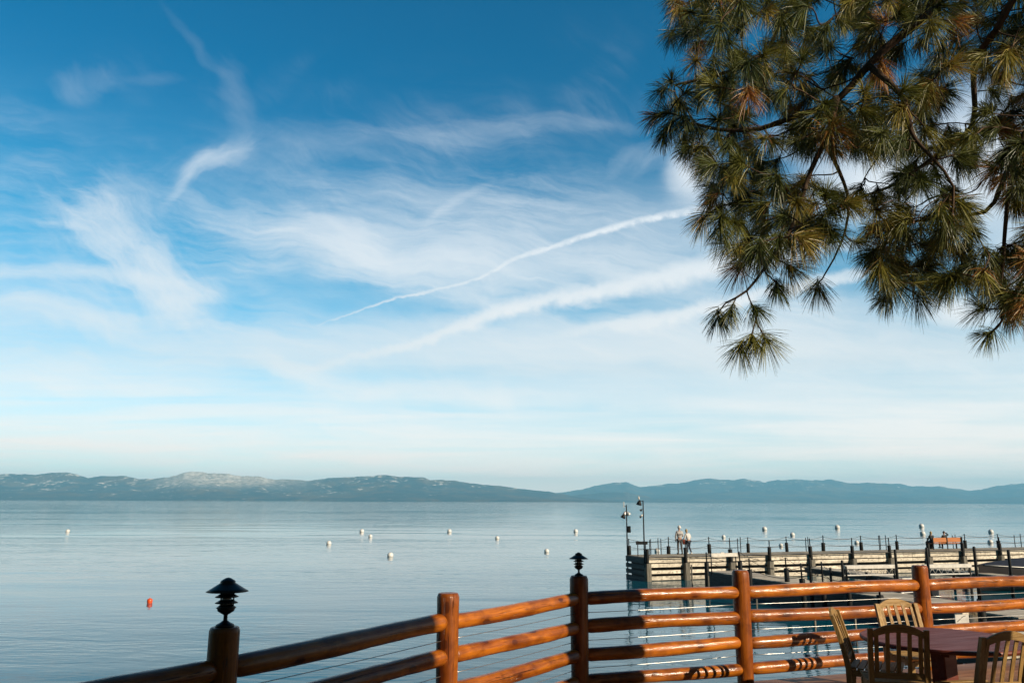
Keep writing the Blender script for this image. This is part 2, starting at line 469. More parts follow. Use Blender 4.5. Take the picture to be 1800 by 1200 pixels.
M['white'] = simple('white_vinyl', (.62, .62, .60), .4, 0, .10, 3, 0)
M['blueband'] = simple('blue_band', (.03, .10, .30), .4, 0, .1, 3, 0)
M['orange'] = simple('orange_plastic', (.62, .07, .01), .4, 0, .12, 8, 0)
M['whitew'] = simple('white_painted_board', (.56, .53, .48), .6, 0, .18, 6, .1, 60)
M['alum'] = simple('dull_aluminium', (.60, .57, .53), .42, .5, .15, 6, .05, 60)
M['tarp'] = simple('navy_canvas', (.010, .014, .028), .75, 0, .25, 4, .3, 20)
M['hull'] = simple('dark_hull', (.014, .011, .012), .5, 0, .3, 2, 0, 20)
M['benchw'] = wood('orange_bench_board', (.30, .09, .02), (.44, .15, .035), 'X', .45, gs=1, coat=.2)
M['skin'] = simple('skin', (.38, .20, .13), .55, 0, .06, 10, 0)
M['hairw'] = simple('white_hair', (.60, .57, .52), .7, 0, .12, 40, .3, 90)
M['hairb'] = simple('blonde_hair', (.36, .25, .11), .6, 0, .2, 40, .3, 90)
M['hairk'] = simple('dark_hair', (.035, .022, .015), .6, 0, .2, 40, .3, 90)
M['hoodie'] = simple('pale_grey_fleece', (.38, .36, .345), .9, 0, .10, 14, .3, 60)
M['stripe'] = simple('charcoal_stripe', (.06, .06, .07), .9, 0, .1, 14, .1, 60)
M['whitetop'] = simple('white_knit', (.55, .53, .51), .9, 0, .06, 14, .3, 60)
M['jeans'] = simple('dark_denim', (.025, .035, .055), .85, 0, .25, 20, .2, 80)
M['greyjeans'] = simple('grey_denim', (.07, .07, .075), .85, 0, .25, 20, .2, 80)
M['shoe'] = simple('dark_shoe', (.02, .02, .02), .6, 0, .2, 20, 0)
M['shoew'] = simple('white_shoe', (.65, .63, .6), .6, 0, .1, 20, 0)
M['redbag'] = simple('rust_leather', (.26, .055, .03), .6, 0, .2, 14, .1)
M['darktop'] = simple('dark_jacket', (.025, .028, .03), .9, 0, .2, 14, .2)
M['glass'] = simple('frosted_lamp_glass', (.45, .42, .36), .3, 0, .05, 8, 0)

HAZE = 5.4e-5
# ------------------------------------------------------------------ water
m, t, b = mat('lake_water')
co = t.new('ShaderNodeTexCoord').outputs['Object']
gx, gy, gz = t.sep(co)
geo = t.new('ShaderNodeNewGeometry').outputs['Position']
b.inputs['Base Color'].default_value = (.003, .072, .112, 1)
b.inputs['Roughness'].default_value = .035
b.inputs['IOR'].default_value = 1.275
w1 = t.noise(t.mapping(co, (.05, .16, 1), (0, 0, R(4))), 1.0, 2, .4, .4)      # long swell
w2 = t.noise(t.mapping(co, (.30, 1.0, 1), (0, 0, R(-6))), 1.0, 2, .45, .5)     # ripples
w3 = t.noise(t.mapping(co, (1.6, 4.0, 1), (0, 0, R(5))), 1.0, 2, .4, .3)       # fine
patch = t.noise(t.mapping(co, (.006, .022, 1), (0, 0, R(3))), 1.0, 4, .55, .8)  # breeze patches
pm = t.mr(patch, .40, .60, .15, 2.0, True)
h = t.m('ADD', t.m('MULTIPLY', w1, .13), t.m('MULTIPLY', t.m('MULTIPLY', w2, .030), pm))
h = t.m('ADD', h, t.m('MULTIPLY', t.m('MULTIPLY', w3, t.mr(gy, 15, 70, .016, .004)), pm))
bp = t.new('ShaderNodeBump'); bp.inputs['Strength'].default_value = 1.0; bp.inputs['Distance'].default_value = .55
h = t.m('MULTIPLY', h, t.mr(gy, 120, 1400, 1.0, 3.6))
t.plug(bp.inputs['Height'], h); t.l.new(bp.outputs[0], b.inputs['Normal'])
M['water'] = m
water = MB().add([(-60000, -400, 0), (60000, -400, 0), (60000, 60000, 0), (-60000, 60000, 0)], [(0, 1, 2, 3)]).build('water', m)
tag(water, 'calm blue lake with faint ripples', 'water', kind='structure')

# ------------------------------------------------------------------ hills across the lake
rng = np.random.default_rng(7)
def fbm2(x, y, seed, octs=6, lac=2.05, gain=.52, ridged=False):
    r_ = np.random.default_rng(seed)
    tot = np.zeros_like(x); amp = 1.0; norm = 0
    for o in range(octs):
        tab = r_.random((256, 256))
        fx = np.floor(x).astype(int); fy = np.floor(y).astype(int)
        tx = x - fx; ty = y - fy
        tx = tx * tx * (3 - 2 * tx); ty = ty * ty * (3 - 2 * ty)
        g = lambda i, j: tab[(fx + i) % 256, (fy + j) % 256]
        v = (g(0, 0) * (1 - tx) + g(1, 0) * tx) * (1 - ty) + (g(0, 1) * (1 - tx) + g(1, 1) * tx) * ty
        if ridged: v = 1 - np.abs(2 * v - 1)
        tot += v * amp; norm += amp; amp *= gain
        x = x * lac + 13.7; y = y * lac + 7.3
    return tot / norm
def hill_mat(name, rock_amt, dark, lite, snow):
    m, t, b = mat(name)
    co = t.new('ShaderNodeTexCoord').outputs['Object']
    n1 = t.noise(t.mapping(co, (.0022, .0022, .006)), 1.0, 8, .65, .4)
    n2 = t.noise(t.mapping(co, (.011, .011, .02)), 1.0, 6, .7)
    forest = t.ramp(n2, [(.35, dark), (.65, lite)])
    z = t.sep(co)[2]; x = t.sep(co)[0]
    dry = t.noise(t.mapping(co, (.0016, .0016, .004), (0, 0, 0), (3, 8, 1)), 1.0, 6, .62, .6)
    forest = t.mix(t.mr(dry, .46, .60, 0, .8, True), forest, (.125, .085, .055))
    f = t.m('ADD', t.m('MULTIPLY', n1, .6), t.m('MULTIPLY', n2, .4))
    f = t.m('ADD', f, t.m('MULTIPLY', z, .00018))
    side = t.mr(x, -3500, 1800, 1, 0, True)
    f = t.m('ADD', f, t.m('MULTIPLY', side, .05))
    rk = t.mr(f, .60 - rock_amt, .645 - rock_amt, 0, 1, True)
    peak = t.m('MULTIPLY', t.m('MULTIPLY', t.mr(z, 130, 380, 0, 1, True), t.m('MULTIPLY', t.mr(x, -6600, -5700, 0, 1, True), t.mr(x, -3000, -4700, 0, 1, True))), snow)
    rockc = t.mix(t.mr(n2, .4, .6), (.32, .26, .20), (.75, .67, .60))
    col = t.mix(t.m('MAXIMUM', rk, t.m('MULTIPLY', peak, t.mr(f, .47, .53))), forest, rockc)
    t.plug(b.inputs['Base Color'], col)
    b.inputs['Roughness'].default_value = .95
    b.inputs['Specular IOR Level'].default_value = .1
    return m
def ridge_hills(pts, D, depth, mt, label, seed, shore_var=500):
    xs = np.array([p[0] for p in pts], float); ys = np.array([p[1] for p in pts], float)
    nx, nd = 700, 46
    P = np.linspace(xs[0], xs[-1], nx)
    Yp = np.interp(P, xs, ys)
    # little crags of forest on the skyline
    j = fbm2(P * .09, P * 0 + .5, seed + 5, 5)
    Yp = Yp + (j - .5) * 4.0 * (P > -500)
    ridge = np.array([list(ony(a, b_, D)) for a, b_ in zip(P, Yp)])
    ux = ridge[:, 0] / D
    verts = np.zeros((nd, nx, 3))
    tt = np.linspace(0, 1.35, nd)
    for i, tv in enumerate(tt):
        yy = D - depth * (1 - tv)
        shore = (fbm2(P * .012, P * 0 + 3, seed) - .5) * shore_var * (1 - min(tv, 1))
        y = yy + shore
        x = ux * y
        rn = fbm2(x / 900, y * 0 + y / 900, seed + 1, 5, ridged=True)
        rn2 = fbm2(x / 1500, y / 2600, seed + 2, 4)
        H = ridge[:, 2]
        if tv <= 1:
            s = (tv ** .85)
            w = math.sin(math.pi * min(1, tv)) ** .8
            z = H * (s * .92 + .08 * s * s) * (1 - .62 * w * (1.1 - rn * 1.3)) * (1 - .40 * w * rn2)
            z = np.minimum(z, H / D * y * (0.985 if tv < .97 else 1) if tv < 1 else H)
            z = np.maximum(z, 0) + (-6 if i == 0 else 0)
            if i == 0: z = z * 0 - .6
        else:
            z = H * (1 - (tv - 1) * 1.2)
        verts[i, :, 0] = x; verts[i, :, 1] = y; verts[i, :, 2] = z
    idx = np.arange(nd * nx).reshape(nd, nx)
    F = np.stack([idx[:-1, :-1], idx[:-1, 1:], idx[1:, 1:], idx[1:, :-1]], -1).reshape(-1, 4)
    o = np_mesh('hills', verts.reshape(-1, 3), F, mt)
    o.data.polygons.foreach_set('use_smooth', [True] * len(F))
    return tag(o, label, 'hills', kind='structure')
LEFT = [(-900, 840), (-500, 826), (-200, 836), (0, 832), (25, 831), (60, 833), (90, 829), (115, 828), (135, 832), (155, 838), (180, 836), (220, 835), (245, 841), (270, 839),
        (295, 838), (320, 830), (340, 827), (370, 830), (400, 831), (425, 836), (455, 835), (480, 841), (520, 842), (540, 844), (570, 840), (600, 837), (640, 836),
        (670, 833), (705, 836), (745, 838), (755, 842), (790, 843), (830, 848), (870, 852), (905, 856), (940, 861), (965, 864), (990, 868), (1020, 873), (1060, 878), (1100, 882)]
RIGHT = [(800, 882), (860, 872), (920, 866), (980, 865), (1010, 861), (1040, 855), (1060, 850), (1080, 847), (1100, 846), (1115, 851), (1125, 855), (1150, 853), (1175, 849), (1200, 847),
         (1225, 841), (1245, 840), (1270, 841), (1290, 843), (1308, 839), (1320, 842), (1345, 846), (1365, 843), (1405, 841), (1430, 843), (1460, 841), (1495, 848), (1520, 847),
         (1580, 849), (1600, 853), (1650, 854), (1665, 856), (1690, 859), (1710, 861), (1730, 858), (1755, 852), (1775, 850), (1800, 849), (2100, 842), (2700, 850)]
FRONT = [(900, 883.5), (960, 876), (1020, 868), (1060, 865), (1100, 864), (1125, 869), (1150, 875), (1200, 880), (1260, 884)]
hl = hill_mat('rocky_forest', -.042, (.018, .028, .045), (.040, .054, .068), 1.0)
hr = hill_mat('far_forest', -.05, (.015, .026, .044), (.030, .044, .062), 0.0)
ridge_hills(RIGHT, 22000, 5000, hr, 'farther blue ridge behind the right half of the lake', 31)
ridge_hills(LEFT, 14500, 3200, hl, 'nearer rocky forested hills with pale bald patches on the left shore', 11)
ridge_hills(FRONT, 17000, 1500, hr, 'low hazy headland in front of the blue ridge', 51, 200)
# sandy shore clearings and far settlement are part of the terrain colour

# wooded home shore behind the photographer, added out of view to block low sky
n_ = 160; vs = []
for i in range(n_ + 1):
    a = R(95 + 175 * i / n_)
    for j, (r_, h_) in enumerate(((45, -.5), (60, 3), (85, 14), (115, 24), (150, 30), (190, 20))):
        k_ = 1 + .14 * math.sin(i * 1.3 + j) + .10 * math.sin(i * 3.1 + j * 2)
        vs.append((r_ * math.sin(a), r_ * math.cos(a) - 6, h_ * k_ if h_ > 0 else h_))
MB().add(vs, [(i * 6 + j, (i + 1) * 6 + j, (i + 1) * 6 + j + 1, i * 6 + j + 1) for i in range(n_) for j in range(5)], True).build('sky_block_shore', simple('dark_wood_shore', (.03, .04, .022), .95, 0, .6, .3, .8, 1.5))
tag(bpy.data.objects['sky_block_shore'], 'dark wooded home shore behind the deck, added unseen to block low sky', 'shore', kind='structure')

# ------------------------------------------------------------------ haze
hz = MB().box((0, 11000, 364), (62000, 29000, 732)).build('haze', simple('haze_air', (1, 1, 1)))
hm = hz.data.materials[0]; ht = NT(hm.node_tree); ht.n.clear()
pv = ht.new('ShaderNodeVolumePrincipled')
pv.inputs['Color'].default_value = (.31, .73, 1.0, 1)
pv.inputs['Density'].default_value = HAZE
pv.inputs['Anisotropy'].default_value = 0.0
ho = ht.new('ShaderNodeOutputMaterial'); ht.l.new(pv.outputs[0], ho.inputs['Volume'])
tag(hz, 'pale blue air over the lake', 'haze', kind='stuff')
scene.cycles.volume_max_steps = 64
scene.cycles.volume_bounces = 1

# ------------------------------------------------------------------ restaurant deck
DZ = 2.83
PXY = [(1018, 1052), (787, 1094), (390, 1174)]
corner = onz(1018, 1053, 3.80); pL1 = onz(787, 1094, 3.80); pL2 = onz(390, 1174, 3.80)
pR1 = onz(1303, 1040, 3.80); pR2 = onz(1619, 1028.5, 3.80)
pL3 = pL2 + (pL2 - pL1).normalized() * 2.1
pL4 = pL3 + (pL2 - pL1).normalized() * 2.1
pR3 = pR2 + (pR2 - pR1).normalized() * 2.35
pR4 = pR3 + (pR2 - pR1).normalized() * 2.35
posts = [pL4, pL3, pL2, pL1, corner, pR1, pR2, pR3, pR4]
posts = [Vector((p.x, p.y, DZ)) for p in posts]
rd = (posts[6] - posts[5]).normalized()
def outw(a, b, k):
    d = (b - a).normalized(); return Vector((-d.y, d.x, 0)) * k
o1 = outw(posts[0], posts[4], .16); o2 = outw(posts[5], posts[8], .16)
dk = MB()
ring = [posts[0] + o1, posts[4] + (o1 + o2) * .5, posts[8] + o2, Vector((18, 8, DZ)), Vector((18, -14, DZ)), Vector((-9, -14, DZ))]
n = len(ring)
dk.add([p for p in ring] + [p - Vector((0, 0, .28)) for p in ring],
       [tuple(range(n))[::-1], tuple(range(n, 2 * n))] + [(i, (i + 1) % n, n + (i + 1) % n, n + i) for i in range(n)])
ang = math.atan2(rd.y, rd.x)
m, t, b = mat('deck_boards')
co = t.mapping(t.new('ShaderNodeTexCoord').outputs['Object'], (1, 1, 1), (0, 0, -ang))
cx, cy, cz = t.sep(co)
row = t.m('FLOOR', t.m('DIVIDE', cy, .142)); fr = t.m('FRACT', t.m('DIVIDE', cy, .142))
wn_ = t.new('ShaderNodeTexWhiteNoise', noise_dimensions='1D'); t.plug(wn_.inputs['W'], row); rv = wn_.outputs['Value']
gr = t.noise(t.comb(t.m('ADD', t.m('MULTIPLY', cx, 1.0), t.m('MULTIPLY', rv, 40)), t.m('MULTIPLY', cy, 16), 0), 2.5, 8, .65, .4)
wear = t.noise(co, 1.4, 4, .6)
colr = t.ramp(t.m('ADD', t.m('MULTIPLY', gr, .65), t.m('MULTIPLY', wear, .35)), [(.36, (.12, .045, .020)), (.52, (.24, .11, .052)), (.66, (.42, .24, .12))])
vv = t.mr(rv, 0, 1, .75, 1.15); colr = t.mix(1.0, colr, t.comb(vv, vv, vv), 'MULTIPLY')
gap = t.m('MAXIMUM', t.mr(fr, .0, .035, 1, 0), t.mr(fr, .965, 1.0, 0, 1))
t.plug(b.inputs['Base Color'], t.mix(gap, colr, (.008, .005, .004)))
b.inputs['Roughness'].default_value = .55
bp = t.new('ShaderNodeBump'); bp.inputs['Strength'].default_value = .6; bp.inputs['Distance'].default_value = .01
t.plug(bp.inputs['Height'], t.m('SUBTRACT', t.m('MULTIPLY', gr, .4), t.m('MULTIPLY', gap, 1.0))); t.l.new(bp.outputs[0], b.inputs['Normal'])
deck = dk.build('deck', m); tag(deck, 'reddish brown plank deck of the restaurant', 'deck', kind='structure')

# ------------------------------------------------------------------ log fence
rnd = random.Random(5)
fence = empty('log_fence', posts[4], 0, 'varnished orange log railing with four rails along the deck edge', 'railing')
def under(parent, o, wloc):
    o.parent = parent; o.location = Vector(wloc) - parent.location; return o
for i, p in enumerate(posts):
    top = 1.21
    prof = []
    r0 = .094
    for z in np.linspace(-.9, top - .03, 26):
        prof.append((r0 * (1 + .025 * math.sin(z * 3 + i) + .012 * math.sin(z * 11 + i * 2)), z))
    prof += [(r0 * .97, top - .022), (r0 * .90, top - .004), (r0 * .84, top), (r0 * .3, top + .001)]
    o = MB().lathe(prof, 22).build('post', M['post']); under(fence, o, p)
    o.rotation_euler = (0, 0, rnd.uniform(0, 6))
RZ = [.975, .70, .425, .155]
for i in range(len(posts) - 1):
    a, b_ = posts[i], posts[i + 1]
    L = (b_ - a).length; d = (b_ - a).normalized(); rz = math.atan2(d.y, d.x)
    for j, z in enumerate(RZ):
        r0 = .069 * rnd.uniform(.96, 1.05)
        if i >= 5 and j == 0: r0 = .071
        path = []; rad = []
        ph1, ph2 = rnd.uniform(0, 6), rnd.uniform(0, 6)
        e = .045
        xs_ = [e, e + .015, e + .04, e + .08] + list(np.linspace(e + .16, L - e - .16, 18)) + [L - e - .08, L - e - .04, L - e - .015, L - e]
        for x in xs_:
            dd = min(x - e, L - e - x)
            k_ = .50 + .50 * min(1, dd / .075) ** .5
            path.append((x, .006 * math.sin(x * 2.3 + ph1), .009 * math.sin(x * 1.9 + ph2)))
            rad.append(r0 * k_ * (1 + .030 * math.sin(x * 4.3 + ph2) + .018 * math.sin(x * 11 + ph1) + .012 * math.sin(x * 27 + ph2 * 2)))
        o = MB().tube(path, rad, 20).build('rail', M['log'])
        under(fence, o, a + Vector((0, 0, z))); o.rotation_euler = (0, 0, rz)
    for z in (.8375, .5625, .29):
        path = [Vector((x, -.002, -.006 * math.sin(math.pi * x / L))) for x in np.linspace(0.02, L - .02, 9)]
        o = MB().tube(path, .0032, 6).build('cable', M['steel'])
        under(fence, o, a + Vector((0, 0, z))); o.rotation_euler = (0, 0, rz)
# support posts under the deck edge
for i in (0, 2, 4, 6, 8):
    p = posts[i] * 1.0; q = Vector((p.x * .93, p.y * .93 - .2, 0))
    o = MB().lathe([(.13, -.9), (.125, 1.0), (.12, DZ - .30)], 14).build('deck_support_post', M['pile'])
    o.location = (q.x, q.y, 0)
    tag(o, ['timber support under the far left end of the deck', '', 'timber support under the deck edge below the nearer lamp post', '', 'timber support under the deck corner below the farther lamp post', '', 'timber support under the deck edge behind the arched chairs', '', 'timber support under the far right end of the deck'][i], 'support post', 'timber posts under the deck edge')

# ------------------------------------------------------------------ pagoda lamps on two posts
def lamp(p, s, label):
    L = empty('post_lamp', (p.x, p.y, DZ + 1.211), rnd.uniform(0, 2), label, 'lamp', 'pagoda lamps on the railing posts')
    MB().lathe([(.052 * s, 0), (.050 * s, .012 * s), (.030 * s, .022 * s), (.012 * s, .035 * s), (.011 * s, .062 * s), (.018 * s, .07 * s)], 20).build('base', M['bronze'], L)
    MB().lathe([(.018 * s, .068 * s), (.045 * s, .085 * s), (.050 * s, .10 * s), (.048 * s, .104 * s)], 20).build('bowl', M['bronze'], L)
    MB().lathe([(.027 * s, .10 * s), (.027 * s, .185 * s)], 18).build('globe', M['glass'], L)
    for i in range(3):
        an = 2.1 * i + .4
        MB().tube([(.040 * s * math.cos(an), .040 * s * math.sin(an), .095 * s), (.040 * s * math.cos(an), .040 * s * math.sin(an), .2 * s)], .004 * s, 6).build('strut', M['bronze'], L)
    for z, r in ((.103, .056), (.130, .064), (.163, .066)):
        MB().lathe([(r * s, z * s), (.034 * s, (z + .018) * s), (.032 * s, (z + .0165) * s), (r * s * .97, (z - .0015) * s)], 24).build('louver', M['bronze'], L)
    MB().lathe([(.118 * s, .192 * s), (.090 * s, .209 * s), (.060 * s, .228 * s), (.041 * s, .240 * s), (.043 * s, .246 * s), (.036 * s, .254 * s), (.015 * s, .266 * s), (.004 * s, .269 * s)], 28).build('hat', M['bronze'], L)
    return L
lamp(posts[2], 1.08, 'tiered pagoda lamp on the nearer, shaded post at the left')
lamp(posts[4], .88, 'tiered pagoda lamp on the farther corner post of the railing')

# ------------------------------------------------------------------ chairs and table
def rotx(a): return Matrix.Rotation(a, 3, 'X')
def roty(a): return Matrix.Rotation(a, 3, 'Y')
def make_chair():
    C = empty('arched_chair', (0, 0, 0))
    hw = .225
    def ysp(z):    # recline of the back above the seat
        return -.205 - max(0, z - .42) ** 1.25 * .30 if z > .42 else -.205 - (0.42 - z) ** 2 * .22
    for sx in (-1, 1):
        pts = [(sx * hw, ysp(z), z) for z in np.linspace(0, .90, 16)]
        mb = MB()
        for k_ in range(len(pts) - 1):
            pass
        vs = []; fs = []
        for (x, y, z) in pts:
            w = .021; dd = .019 + .007 * math.exp(-((z - .45) / .18) ** 2)
            vs += [(x - w, y - dd, z), (x + w, y - dd, z), (x + w, y + dd, z), (x - w, y + dd, z)]
        for k_ in range(len(pts) - 1):
            for q in range(4):
                a_, b2 = k_ * 4 + q, k_ * 4 + (q + 1) % 4
                fs.append((a_, b2, b2 + 4, a_ + 4))
        fs += [(3, 2, 1, 0), tuple(len(vs) - 4 + q for q in range(4))]
        MB().add(vs, fs).build('back_leg', M['teak'], C)
        MB().box((sx * hw, .215, .20), (.042, .042, .40), bev=.004).build('front_leg', M['teak'], C)
    # arched top rail
    vs = []; fs = []
    N = 14
    for k_ in range(N + 1):
        u = -1 + 2 * k_ / N
        x = u * (hw - .0225); zt = .885 + .062 * (1 - u * u); zb = zt - (.058 + .012 * (1 - u * u))
        bow = -.028 * (1 - u * u)
        yt = ysp(.89) + bow
        for (yy, zz) in ((yt - .011, zb), (yt + .011, zb), (yt + .011 - .01, zt), (yt - .011 - .01, zt)):
            vs.append((x, yy, zz))
    for k_ in range(N):
        for q in range(4):
            a_, b2 = k_ * 4 + q, k_ * 4 + (q + 1) % 4
            fs.append((a_, b2, b2 + 4, a_ + 4))
    fs += [(3, 2, 1, 0), tuple(N * 4 + q for q in (0, 1, 2, 3))]
    MB().add(vs, fs).build('top_rail', M['teakx'], C)
    MB().box((0, ysp(.50), .50), (2 * hw - .044, .024, .05), bev=.003).build('lower_back_rail', M['teakx'], C)
    for k_ in range(5):
        u = (-2 + k_) / 2.55
        x = u * (hw - .0)
        vs = []; fs = []
        zs = np.linspace(.52, .845 + .055 * (1 - u * u), 9)
        for z in zs:
            f = (z - .52) / .4
            yy = ysp(z) - .026 * (1 - u * u) * f
            vs += [(x - .017, yy - .006, z), (x + .017, yy - .006, z), (x + .017, yy + .006, z), (x - .017, yy + .006, z)]
        for k2 in range(len(zs) - 1):
            for q in range(4):
                a_, b2 = k2 * 4 + q, k2 * 4 + (q + 1) % 4
                fs.append((a_, b2, b2 + 4, a_ + 4))
        fs += [(3, 2, 1, 0), tuple(len(vs) - 4 + q for q in range(4))]
        MB().add(vs, fs).build('back_slat', M['teak'], C)
    for k_ in range(7):
        y = -.165 + k_ * .066
        MB().box((0, y, .424 + .012 * ((k_ - 2.6) / 3.5) ** 2), (2 * hw + .045 - (.05 if k_ == 0 else 0), .056, .018), bev=.003).build('seat_slat', M['teakx'], C)
    for sy, nm in ((.215, 'front_apron'), (-.2, 'rear_apron')):
        MB().box((0, sy, .385), (2 * hw - .043, .022, .055), bev=.002).build(nm, M['teakx'], C)
    for sx in (-1, 1):
        mb = MB().box((sx * hw, .005, .385), (.022, .375, .055), bev=.002)
        mb.build('side_apron', M['teakx'], C)
        MB().box((sx * hw, .0, .15), (.02, .385, .032), bev=.002).build('side_stretcher', M['teakx'], C)
    MB().box((0, .0, .15), (2 * hw - .022, .028, .026), bev=.002).build('cross_stretcher', M['teakx'], C)
    return C
TC = onz(1655, 1121, DZ + .74); TC.z = DZ
def back_top(px, py, face):   # chair origin so that its arched top appears at the pixel
    p = onz(px, py, DZ + .945)
    d = Vector((-math.sin(face), math.cos(face), 0))   # facing direction (local +Y) for rotation 'face'
    return Vector((p.x, p.y, DZ)) + d * .34
chair = make_chair()
specs = [(1578, 1096, R(-14), 'dark shaded arched chair with its back to the camera, left of the round table'),
         (1572, 1052, R(-172), 'sunlit arched chair facing the camera behind the round table'),
         (1463, 1067, R(-118), 'arched chair seen from the side at the left of the table, its back edge-on'),
         (1770, 1108, R(12), 'half lit arched chair at the right edge, nearest the camera, back turned')]
for i, (px, py, f, lab) in enumerate(specs):
    c = chair if i == 0 else copy_tree(chair)
    c.location = back_top(px, py, f); c.rotation_euler = (0, 0, f)
    tag(c, lab, 'chair', 'teak chairs round the table')
T = empty('round_table', TC, R(20), 'round dark red wooden table among the arched chairs', 'table')
MB().lathe([(.10, .700), (.685, .703), (.70, .712), (.705, .722), (.700, .734), (.690, .740)], 72, smooth=False).build('tabletop', M['table'], T)
MB().box((0, 0, .36), (.16, .16, .68), bev=.01).build('pedestal', M['table'], T)
for k_ in range(2):
    MB().box((0, 0, .045 if k_ == 0 else .052), (.80, .10, .07), rot=Matrix.Rotation(R(45 + 90 * k_), 3, 'Z'), bev=.01).build('foot', M['table'], T)
    MB().box((0, 0, .672 if k_ == 0 else .669), (.9, .07, .056 if k_ == 0 else .050), rot=Matrix.Rotation(R(45 + 90 * k_), 3, 'Z'), bev=.006).build('bearer', M['table'], T)

# ------------------------------------------------------------------ lodge out of view, added to shade the left of the railing
K = Vector((5.85, .87, DZ)); sd_ = Vector((SDIR.x, SDIR.y, 0)).normalized(); nd_ = Vector((-sd_.y, sd_.x, 0))
shade_house = empty('shade_building', K, math.atan2(sd_.y, sd_.x), 'unseen log walled building behind the deck, added to shade the left railing', 'building')
mb = MB()
for j in range(17):
    z = .16 + j * .30
    mb.tube([(.2, -.15, z), (9, -.15, z)], .155, 10)
    mb.tube([(.15, -.05, z), (.15, -13, z)], .155, 10)
mb.build('wall', M['log'], shade_house)
MB().box((4.6, -6.6, 2.6), (8.7, 12.7, 5.15)).build('inner_wall', M['post'], shade_house)
MB().box((4.4, -6.4, 5.36), (10.2, 14.2, .22)).build('roof', M['deckw'], shade_house)
for y in (-3.5, -7.5):
    f = MB().box((-.02, y, 1.6), (.10, 1.8, 1.5), bev=.01).build('window', M['whitew'], shade_house)
    MB().box((-.075, y, 1.6), (.02, 1.6, 1.3)).build('pane', M['hull'], f)

# ------------------------------------------------------------------ the long pier
ZP = 1.40
P0 = onz(1137, 979.5, ZP); P1 = onz(1800, 965.5, ZP)
pd = (P1 - P0).normalized(); pn = Vector((-pd.y, pd.x, 0)); PW = 2.75
PLEN = 44.0
pang = math.atan2(pd.y, pd.x)
pier = empty('pier', P0 - Vector((0, 0, ZP)), pang, 'long bleached timber pier with slatted side running out to the right', 'pier')
def s_at(px, off=0.0, py=970):
    u = uw(px, py)[0]
    q = P0 + pn * off
    return (u * q.y - q.x) / (pd.x - u * pd.y)
rp = random.Random(3)
mb = MB(); x = 0.0
while x < PLEN:
    w = .19
    mb.box((x + w / 2, PW / 2, ZP - .035 + rp.uniform(-.003, .003)), (w - .012, PW - .02 + rp.uniform(-.015, .015), .07))
    x += w
mb.build('deck_planks', M['bleachy'], pier)
def board_row(z0, z1, y=-.06, th=.09):
    mb = MB(); x = 0.0
    while x < PLEN:
        L = min(3.0, PLEN - x)
        mb.box((x + L / 2, y + rp.uniform(-.008, .008), (z0 + z1) / 2 + rp.uniform(-.005, .005)), (L - .02, th, z1 - z0 + rp.uniform(-.015, .0)))
        x += L
    return mb
for (z0, z1) in ((1.08, 1.42), (.80, 1.02), (.41, .62), (.03, .27)):
    board_row(z0, z1).build('side_board', M['bleach'], pier)
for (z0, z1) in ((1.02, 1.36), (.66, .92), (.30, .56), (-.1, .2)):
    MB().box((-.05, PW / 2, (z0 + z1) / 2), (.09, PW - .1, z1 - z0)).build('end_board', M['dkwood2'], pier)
MB().box((PLEN / 2, PW / 2, .55), (PLEN - .4, PW - .5, 1.2)).build('dark_gap_core', M['dkwood'], pier)  # dark filler stands in for the shade seen between the side boards
near = [1137, 1205, 1284, 1352, 1425, 1498, 1564, 1632, 1692, 1758, 1826]
far = [1106, 1175, 1247, 1315, 1383, 1447, 1514, 1577, 1637, 1697, 1756, 1815]
def pile(parent, x, y, zr, zs, zb, base=True, rs=.13, rr=.034, mbase=True):
    a = MB().lathe([(rs * .97, zb), (rs, zb + .02), (rs, zs - .02), (rs * .9, zs)], 16, (x, y, 0)).build('sleeve', M['black'], parent)
    MB().lathe([(rr, zs - .01), (rr, zr - .02), (rr * .7, zr)], 8, (x, y, 0)).build('rod', M['iron'], a)
    if base:
        MB().box((x, y + .005, (zb - .9) / 2), (.30, .26, zb + .9), bev=.02).build('pile_base', M['pile'], a)
    lean_x, lean_y = rp.uniform(-.035, .035), rp.uniform(-.03, .03)      # old piles stand a little out of plumb
    Ml = Matrix.Translation((x, y, zb)) @ Matrix.Rotation(lean_x, 4, 'X') @ Matrix.Rotation(lean_y, 4, 'Y') @ Matrix.Translation((-x, -y, -zb))
    a.matrix_local = Ml
    return a
nearS = [s_at(p, -.25) for p in near]; farS = [s_at(p, PW - .1, 962) for p in far]
for i, x in enumerate(nearS):
    pile(pier, x, -.25, ZP + (1.02 if i else .6) + rp.uniform(-.10, .06), ZP + .52 + rp.uniform(-.10, .08), ZP - .35 - rp.uniform(0, .25), rs=.13 * rp.uniform(.85, 1.12))
    MB().box((x + .05, -.27, .30), (.34, .30, 1.5), bev=.03).build('crib_pile', M['pile'], pier)
for i, x in enumerate(farS):
    pile(pier, x, PW - .10, ZP + 1.08 + rp.uniform(-.06, .04), ZP + .60 + rp.uniform(-.12, .04), ZP + .0, base=False, rs=.13 * rp.uniform(.85, 1.1))
thin = []
for px_, off in ((1142, 1.6), (1144, PW - .15), (1157, PW - .15), (1162, PW - .15), (1283, PW - .15), (1302, PW - .15), (1297, .9), (1417, PW - .15), (1421, PW - .15), (1546, PW - .15), (1548, PW - .15), (1558, PW - .15), (1681, PW - .15), (1676, PW - .2), (1785, PW - .15), (1796, PW - .15)):
    x = s_at(px_, off, 963)
    z1 = ZP + rp.choice([.95, 1.05, 1.0])
    if x > 0.05: MB().tube([(x, off, ZP), (x, off, z1)], .028, 8).build('stanchion', M['iron'], pier)
